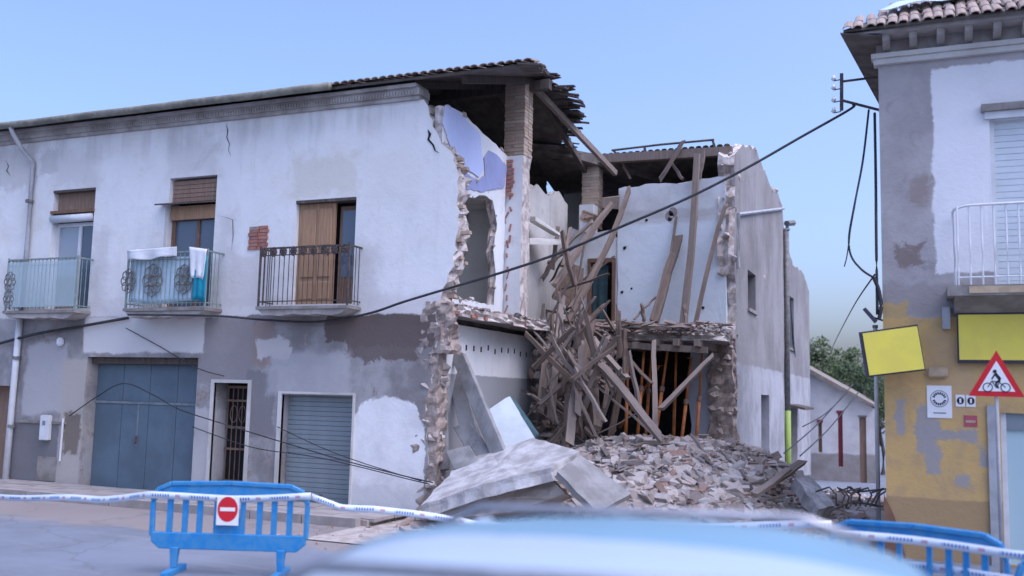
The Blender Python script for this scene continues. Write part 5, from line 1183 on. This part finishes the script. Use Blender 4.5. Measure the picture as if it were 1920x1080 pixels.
def tree(name, base, h, rx, label, leaf, seed, nl=3600):
    r = random.Random(seed); base = Vector(base); t = thing(name, label, 'tree', base, 'trees beyond the side street')
    b = MB(); top_ = base + Vector((r.uniform(-.3, .3), 0, h*.62)); b.tube([base, base.lerp(top_, .4) + Vector((.1, 0, 0)), top_], [.16*h/6, .12*h/6, .05*h/6], 8)
    cl = []
    for k in range(26):
        a = r.uniform(0, 6.28); e = r.uniform(-.25, 1.0); rr = r.uniform(.35, 1); c = base + Vector((math.cos(a)*rx*rr*math.cos(e*.9), math.sin(a)*rx*rr*math.cos(e*.9), h*.6 + e*h*.36)); cl.append((c, r.uniform(.16, .34)*rx))
        if k % 2 == 0: b.tube([base.lerp(top_, r.uniform(.5, .95)), c], [.05*h/6, .015], 5)
    b.obj('trunk', M['bark'], t)
    b = MB()
    for i in range(nl):
        c, s = r.choice(cl); d = Vector((r.gauss(0, 1), r.gauss(0, 1), r.gauss(0, 1))).normalized(); p = c + d*s*r.uniform(.45, 1.15)
        u = Vector((r.gauss(0, 1), r.gauss(0, 1), r.gauss(0, 1))).normalized(); v = u.orthogonal().normalized(); q = r.uniform(.05, .12)*h/6
        b.add([p-u*q, p+v*q*.55, p+u*q, p-v*q*.55], [(0, 1, 2, 3)])
    tag(b.obj('crown', M[leaf], t), kind='stuff'); return t
def tb(px, y): p = W(px, 850, y); return (p.x, y, -.75)
tree('tree', tb(1556, 34), 5.7, 1.9, 'bright green tree rising highest behind the outbuilding', 'leaf', 1)
tree('tree', tb(1615, 30), 4.5, 1.5, 'dark green tree at right behind the outbuilding', 'leaf_dark', 2)
tree('tree', tb(1655, 27), 3.6, 1.2, 'small dark tree half hidden by the ochre house corner', 'leaf_dark', 3)
tree('tree', tb(1520, 44), 5.6, 2.0, 'paler tree farthest back beside the street wall', 'leaf', 4)

# ================================================================== BARRIERS AND TAPE
def make_barrier():
    """2 m plastic crowd barrier along local X, centred, feet on z = 0"""
    t = thing('crowd_barrier', 'blue plastic barrier', 'barrier', (0, 0, 0)); L = .9
    pts = [(-L, 0, .42), (-L-.005, 0, .80), (-L+.04, 0, .93), (-L+.2, 0, 1.0), (0, 0, 1.02), (L-.2, 0, 1.0), (L-.04, 0, .93), (L+.005, 0, .80), (L, 0, .42)]
    b = MB()
    for p, q in zip(pts, pts[1:]): b.bar(p, q, .05, .06, (0, 1, 0))
    fr = b.obj('frame', M['barrier'], t); bevel(fr, .008, 1)
    poly = [(-L+.03, 0, .89), (-L+.2, 0, .97), (0, 0, .99), (L-.2, 0, .97), (L-.03, 0, .89)]
    MB().prism([(x, -.015, z) for x, y, z in poly], (0, .03, 0)).obj('top_web', M['barrier'], t)
    bo = MB(); bo.prism([(-L, -.03, .46), (L, -.03, .46), (L, -.03, .36), (L-.1, -.03, .28), (-L+.1, -.03, .28), (-L, -.03, .36)], (0, .06, 0)); bevel(bo.obj('bottom_rail', M['barrier'], t), .008, 1)
    bar = MB().box(-.03, .03, -.022, .022, .44, .9).mesh('bar')
    for i, x in enumerate((-.70, -.52, -.35, .35, .52, .70)): link('bar', bar, t, M['barrier']).location = (x, 0, 0)
    MB().box(-.18, -.13, -.022, .022, .44, .9).obj('bar', M['barrier'], t); MB().box(.13, .18, -.022, .022, .44, .9).obj('bar', M['barrier'], t)
    MB().box(-.13, .13, -.018, .018, .46, .64).obj('logo_panel', M['barrier'], t)
    for x in (-.62, .62):
        f = MB(); f.prism([(x-.05, -.04, .3), (x+.05, -.04, .3), (x+.03, -.04, .07), (x-.03, -.04, .07)], (0, .08, 0)); f.box(x-.04, x+.04, -.3, .3, .0, .07); bevel(f.obj('foot', M['barrier'], t), .008, 1)
    return t
bar1 = make_barrier()
bar2 = copy_tree(bar1); bar3 = copy_tree(bar1)
for o in (bar1, bar2, bar3): o['group'] = 'blue plastic crowd barriers'
P0, P1 = WZ(280, 1075), WZ(570, 1084); c = (P0+P1)/2; bar1.location = c; bar1.rotation_euler = (0, 0, math.atan2((P1-P0).y, (P1-P0).x)); bar1.scale = ((P1-P0).length/1.8, 1, 1)
bar1['label'] = 'blue plastic barrier bearing a no entry sign at left'
q1 = WZ(1886, 1020, .95); q0 = q1 + Vector((-1.42, .40, 0)); c = (q0+q1)/2; bar2.location = (c.x, c.y, 0); bar2.rotation_euler = (0, 0, math.atan2((q1-q0).y, (q1-q0).x)); bar2.scale = (.82, 1, 1); bar2['label'] = 'blue plastic barrier before the ochre corner house'
bar3.location = (q1.x + .97, q1.y - .05, -.12); bar3.rotation_euler = (0, 0, .05); bar3['label'] = 'blue plastic barrier cut off by the right edge of view'; 
# no-entry plate clipped on the left barrier
ne_ = thing('no_entry_sign', 'square plate with a red no entry disc on the left barrier', 'road sign', tuple(bar1.location)); ang = bar1.rotation_euler.z
ux = Vector((math.cos(ang), math.sin(ang), 0)); nx_ = Vector((math.sin(ang), -math.cos(ang), 0)); c0 = bar1.location + ux*.0 + nx_*.07 + ZA*.72
S = .125; MB().prism([c0 + ux*a*S*1.0 + ZA*b_*S*1.25 for a, b_ in ((-1, -1), (1, -1), (1, 1), (-1, 1))], nx_*.012).obj('sign_plate', M['sign_white'], ne_)
c1 = c0 + nx_*.0145 + ZA*.02; MB().disc(c1, ux, ZA*1.2, S*.92, 32).obj('red_disc', M['sign_red'], ne_)
c2 = c1 + nx_*.002; MB().add([c2 + ux*a*S*.68 + ZA*b_*S*.16 for a, b_ in ((-1, -1), (1, -1), (1, 1), (-1, 1))], [(0, 1, 2, 3)]).obj('white_bar', M['sign_white'], ne_)
def tape_mat():
    m = Mat('printed_tape', .4, 0, .4); uv = m.node('ShaderNodeUVMap'); sp = m.node('ShaderNodeSeparateXYZ'); m.t.links.new(uv.outputs[0], sp.inputs[0]); u, v = sp.outputs[0], sp.outputs[1]
    fr = m.math('FRACT', m.math('MULTIPLY', u, 2.2)); band = m.math('MULTIPLY', m.ramp(v, .28, .34), m.ramp(v, .72, .66))
    blk = m.math('MULTIPLY', m.math('GREATER_THAN', fr, .12), m.math('LESS_THAN', fr, .62)); let = m.math('GREATER_THAN', m.math('FRACT', m.math('MULTIPLY', u, 33)), .4)
    red = m.math('MULTIPLY', m.math('GREATER_THAN', fr, .76), m.math('LESS_THAN', fr, .88))
    c = m.mix(m.math('MULTIPLY', m.math('MULTIPLY', blk, let), band), (.66, .72, .80), (.08, .16, .42)); c = m.mix(m.math('MULTIPLY', m.math('MULTIPLY', red, band), .7), c, (.45, .12, .18))
    return m.col(c)
M['tape'] = tape_mat()
def tape(pts, w, label, seed=1):
    r = random.Random(seed); P = [Vector(p) for p in pts]; out = []
    for a, c_ in zip(P, P[1:]):
        n = max(2, int((c_-a).length/.12)); out += [a.lerp(c_, i/n) for i in range(n)]
    out.append(P[-1]); me = bpy.data.meshes.new('barrier_tape'); vs = []; fs = []; us = []; s = 0
    for i, p in enumerate(out):
        if i: s += (p-out[i-1]).length
        tw = .5*math.sin(s*1.3 + seed) * .5; dz = Vector((0, -math.sin(tw)*w/2, math.cos(tw)*w/2)); wob = Vector((0, .01*math.sin(s*5+seed), .012*math.sin(s*3.1+seed)))
        vs += [p - dz + wob, p + dz + wob]; us += [(s, 0), (s, 1)]
        if i: k = 2*i; fs.append((k-2, k, k+1, k-1))
    me.from_pydata([tuple(v) for v in vs], [], fs); ul = me.uv_layers.new(name='UVMap')
    for l in me.loops: ul.data[l.index].uv = us[l.vertex_index]
    for p in me.polygons: p.use_smooth = True
    o = link('barrier_tape', me, None, M['tape']); md = o.modifiers.new('thickness', 'SOLIDIFY'); md.thickness = .001; return tag(o, label, 'tape')
L0, L1 = bar1.location - ux*.93 + nx_*.05 + ZA*.86, bar1.location + ux*.93 + nx_*.05 + ZA*.90
tape([W(-60, 930, -5.0), W(60, 933, -5.2), W(180, 936, -5.5), L0, L0.lerp(L1, .5) + nx_*.01 - ZA*.02, L1], .08, 'white printed tape running from the left edge across the left barrier')
tape([L1 + ux*.005, W(640, 950, -5.0), W(700, 953, -4.9), W(790, 966, -4.7), W(900, 985, -4.5), W(1060, 985, -4.6), q0 + ZA*.0], .075, 'white printed tape stretched between the two barriers', 3)
q2 = q0.lerp(q1, .35)
tape([q0 + Vector((0, -.06, -.04)), q2 + Vector((0, -.07, -.05)), q1 + Vector((0.02, -.06, -.07)), q1 + Vector((1.4, -.1, -.06))], .075, 'white printed tape across the top of the right barrier', 5)
tape([q0 + Vector((0.6, -.07, -.3)), q1 + Vector((0, -.07, -.27)), q1 + Vector((1.4, -.1, -.3))], .08, 'second lower printed tape on the right barrier', 7)

# ================================================================== CAR close to the camera
def car(loc, rot):
    t = thing('parked_car', 'pale silver car close to the camera, only its roof in view', 'car', (0, 0, 0))
    paint = Mat('silver_paint', .45, 0, .4); paint.b.inputs['Coat Weight'].default_value = .3; paint.b.inputs['Coat Roughness'].default_value = .3; paint = paint.col((.40, .48, .55))
    glz = glass('car_glass', (.18, .31, .39), .4); rub = plain('tyre_rubber', (.025, .025, .025), bump=0); alloy = plain('alloy', (.4, .4, .42), metal=.8, rough=.35, bump=0); lamp = plain('lamp_lens', (.6, .6, .62), rough=.2, bump=0)
    # body sections along x: (x, half width, sill z, shoulder z)
    S_ = [(-2.05, .70, .38, .72), (-1.95, .82, .28, .92), (-1.4, .87, .22, .96), (0, .88, .2, .95), (1.0, .87, .22, .93), (1.6, .84, .25, .84), (1.98, .76, .3, .72), (2.06, .62, .4, .6)]
    b = MB(); n = 12
    for x, w, z0, z1 in S_:
        zc, h = (z0+z1)/2, (z1-z0)/2
        for k in range(n):
            a = 2*math.pi*k/n; ca, sa = math.cos(a), math.sin(a); e = .45
            b.v.append((x, w*math.copysign(abs(ca)**e, ca), zc + h*math.copysign(abs(sa)**e, sa)))
    for i in range(len(S_)-1): b.f += [(i*n+k, i*n+(k+1) % n, (i+1)*n+(k+1) % n, (i+1)*n+k) for k in range(n)]
    b.f += [tuple(range(n)), tuple(range((len(S_)-1)*n, len(S_)*n))]
    o = b.obj('body', paint, t, True); o.modifiers.new('s', 'SUBSURF').render_levels = 2
    # greenhouse glass then roof panel
    def shell(name, secs, mat, sub=2, dy=0.0, ky=1.0):
        b = MB(); m_ = 9
        for x, w, z, crown in secs:
            for k in range(m_):
                s = -1 + 2*k/(m_-1); b.v.append((x, w*s*ky + dy, z + crown*(1 - abs(s)**2.4) - (.012 if dy else 0)))
        for i in range(len(secs)-1): b.f += [(i*m_+k, i*m_+k+1, (i+1)*m_+k+1, (i+1)*m_+k) for k in range(m_-1)]
        o = b.obj(name, mat, t, True); md = o.modifiers.new('t', 'SOLIDIFY'); md.thickness = .03; md.offset = -1; o.modifiers.new('s', 'SUBSURF').render_levels = sub; return o
    shell('roof', [(-1.55, .58, 1.30, .04), (-1.35, .62, 1.40, .05), (-.9, .64, 1.455, .05), (-.2, .64, 1.47, .05), (.35, .62, 1.44, .05), (.62, .60, 1.385, .04)], paint)
    shell('sunroof', [(-1.42, .46, 1.432, .02), (-.8, .47, 1.516, .02), (-.1, .47, 1.526, .02), (.35, .46, 1.500, .018), (.6, .46, 1.437, .018)], glz, 1, .19, .6)
    shell('windscreen', [(.60, .59, 1.39, .04), (.95, .66, 1.17, .05), (1.3, .72, .92, .06)], glz)
    shell('rear_window', [(-1.97, .68, .95, .05), (-1.75, .62, 1.15, .05), (-1.53, .575, 1.31, .04)], glz)
    for s in (-1, 1):
        MB().tube([(-1.3, s*.58, 1.42), (-1.1, s*.6, 1.50), (.2, s*.6, 1.52), (.45, s*.58, 1.46)], .016, 6).obj('roof_rail', alloy, t, True)
        MB().prism([(-1.7, s*.80, .95), (1.15, s*.80, .93), (.58, s*.625, 1.37), (-.2, s*.655, 1.465), (-1.3, s*.63, 1.39)], (0, -s*.02, 0)).obj('side_window', glz, t)
        for xp, xq in ((-.35, -.32), (-1.2, -1.1)): MB().bar((xp, s*.815, .94), (xq, s*.66, 1.45), .07, .03).obj('pillar', paint, t)
        mr = MB().box(.62, .80, s*.86 if s > 0 else s*1.02, s*1.02 if s > 0 else s*.86, .96, 1.08).obj('mirror', paint, t); bevel(mr, .03)
        MB().box(2.0, 2.05, s*.5-.14, s*.5+.14, .58, .70).obj('headlight', lamp, t); MB().box(-2.05, -2.0, s*.6-.1, s*.6+.1, .7, .9).obj('tail_light', M['sign_red'], t)
        for x in (-1.28, 1.3):
            w = MB().tube([(x, s*.70, .31), (x, s*.88, .31)], .31, 24).obj('wheel', rub, t); MB().tube([(x, s*.875, .31), (x, s*.892, .31)], .2, 16).obj('rim', alloy, w)
    t.location = loc; t.rotation_euler = (0, 0, rot); return t
cpos = CP + fh*2.75 + rh*.66; car((cpos.x, cpos.y, 0), YAW - R(15)).scale = (.88, 1.12, 1.12)
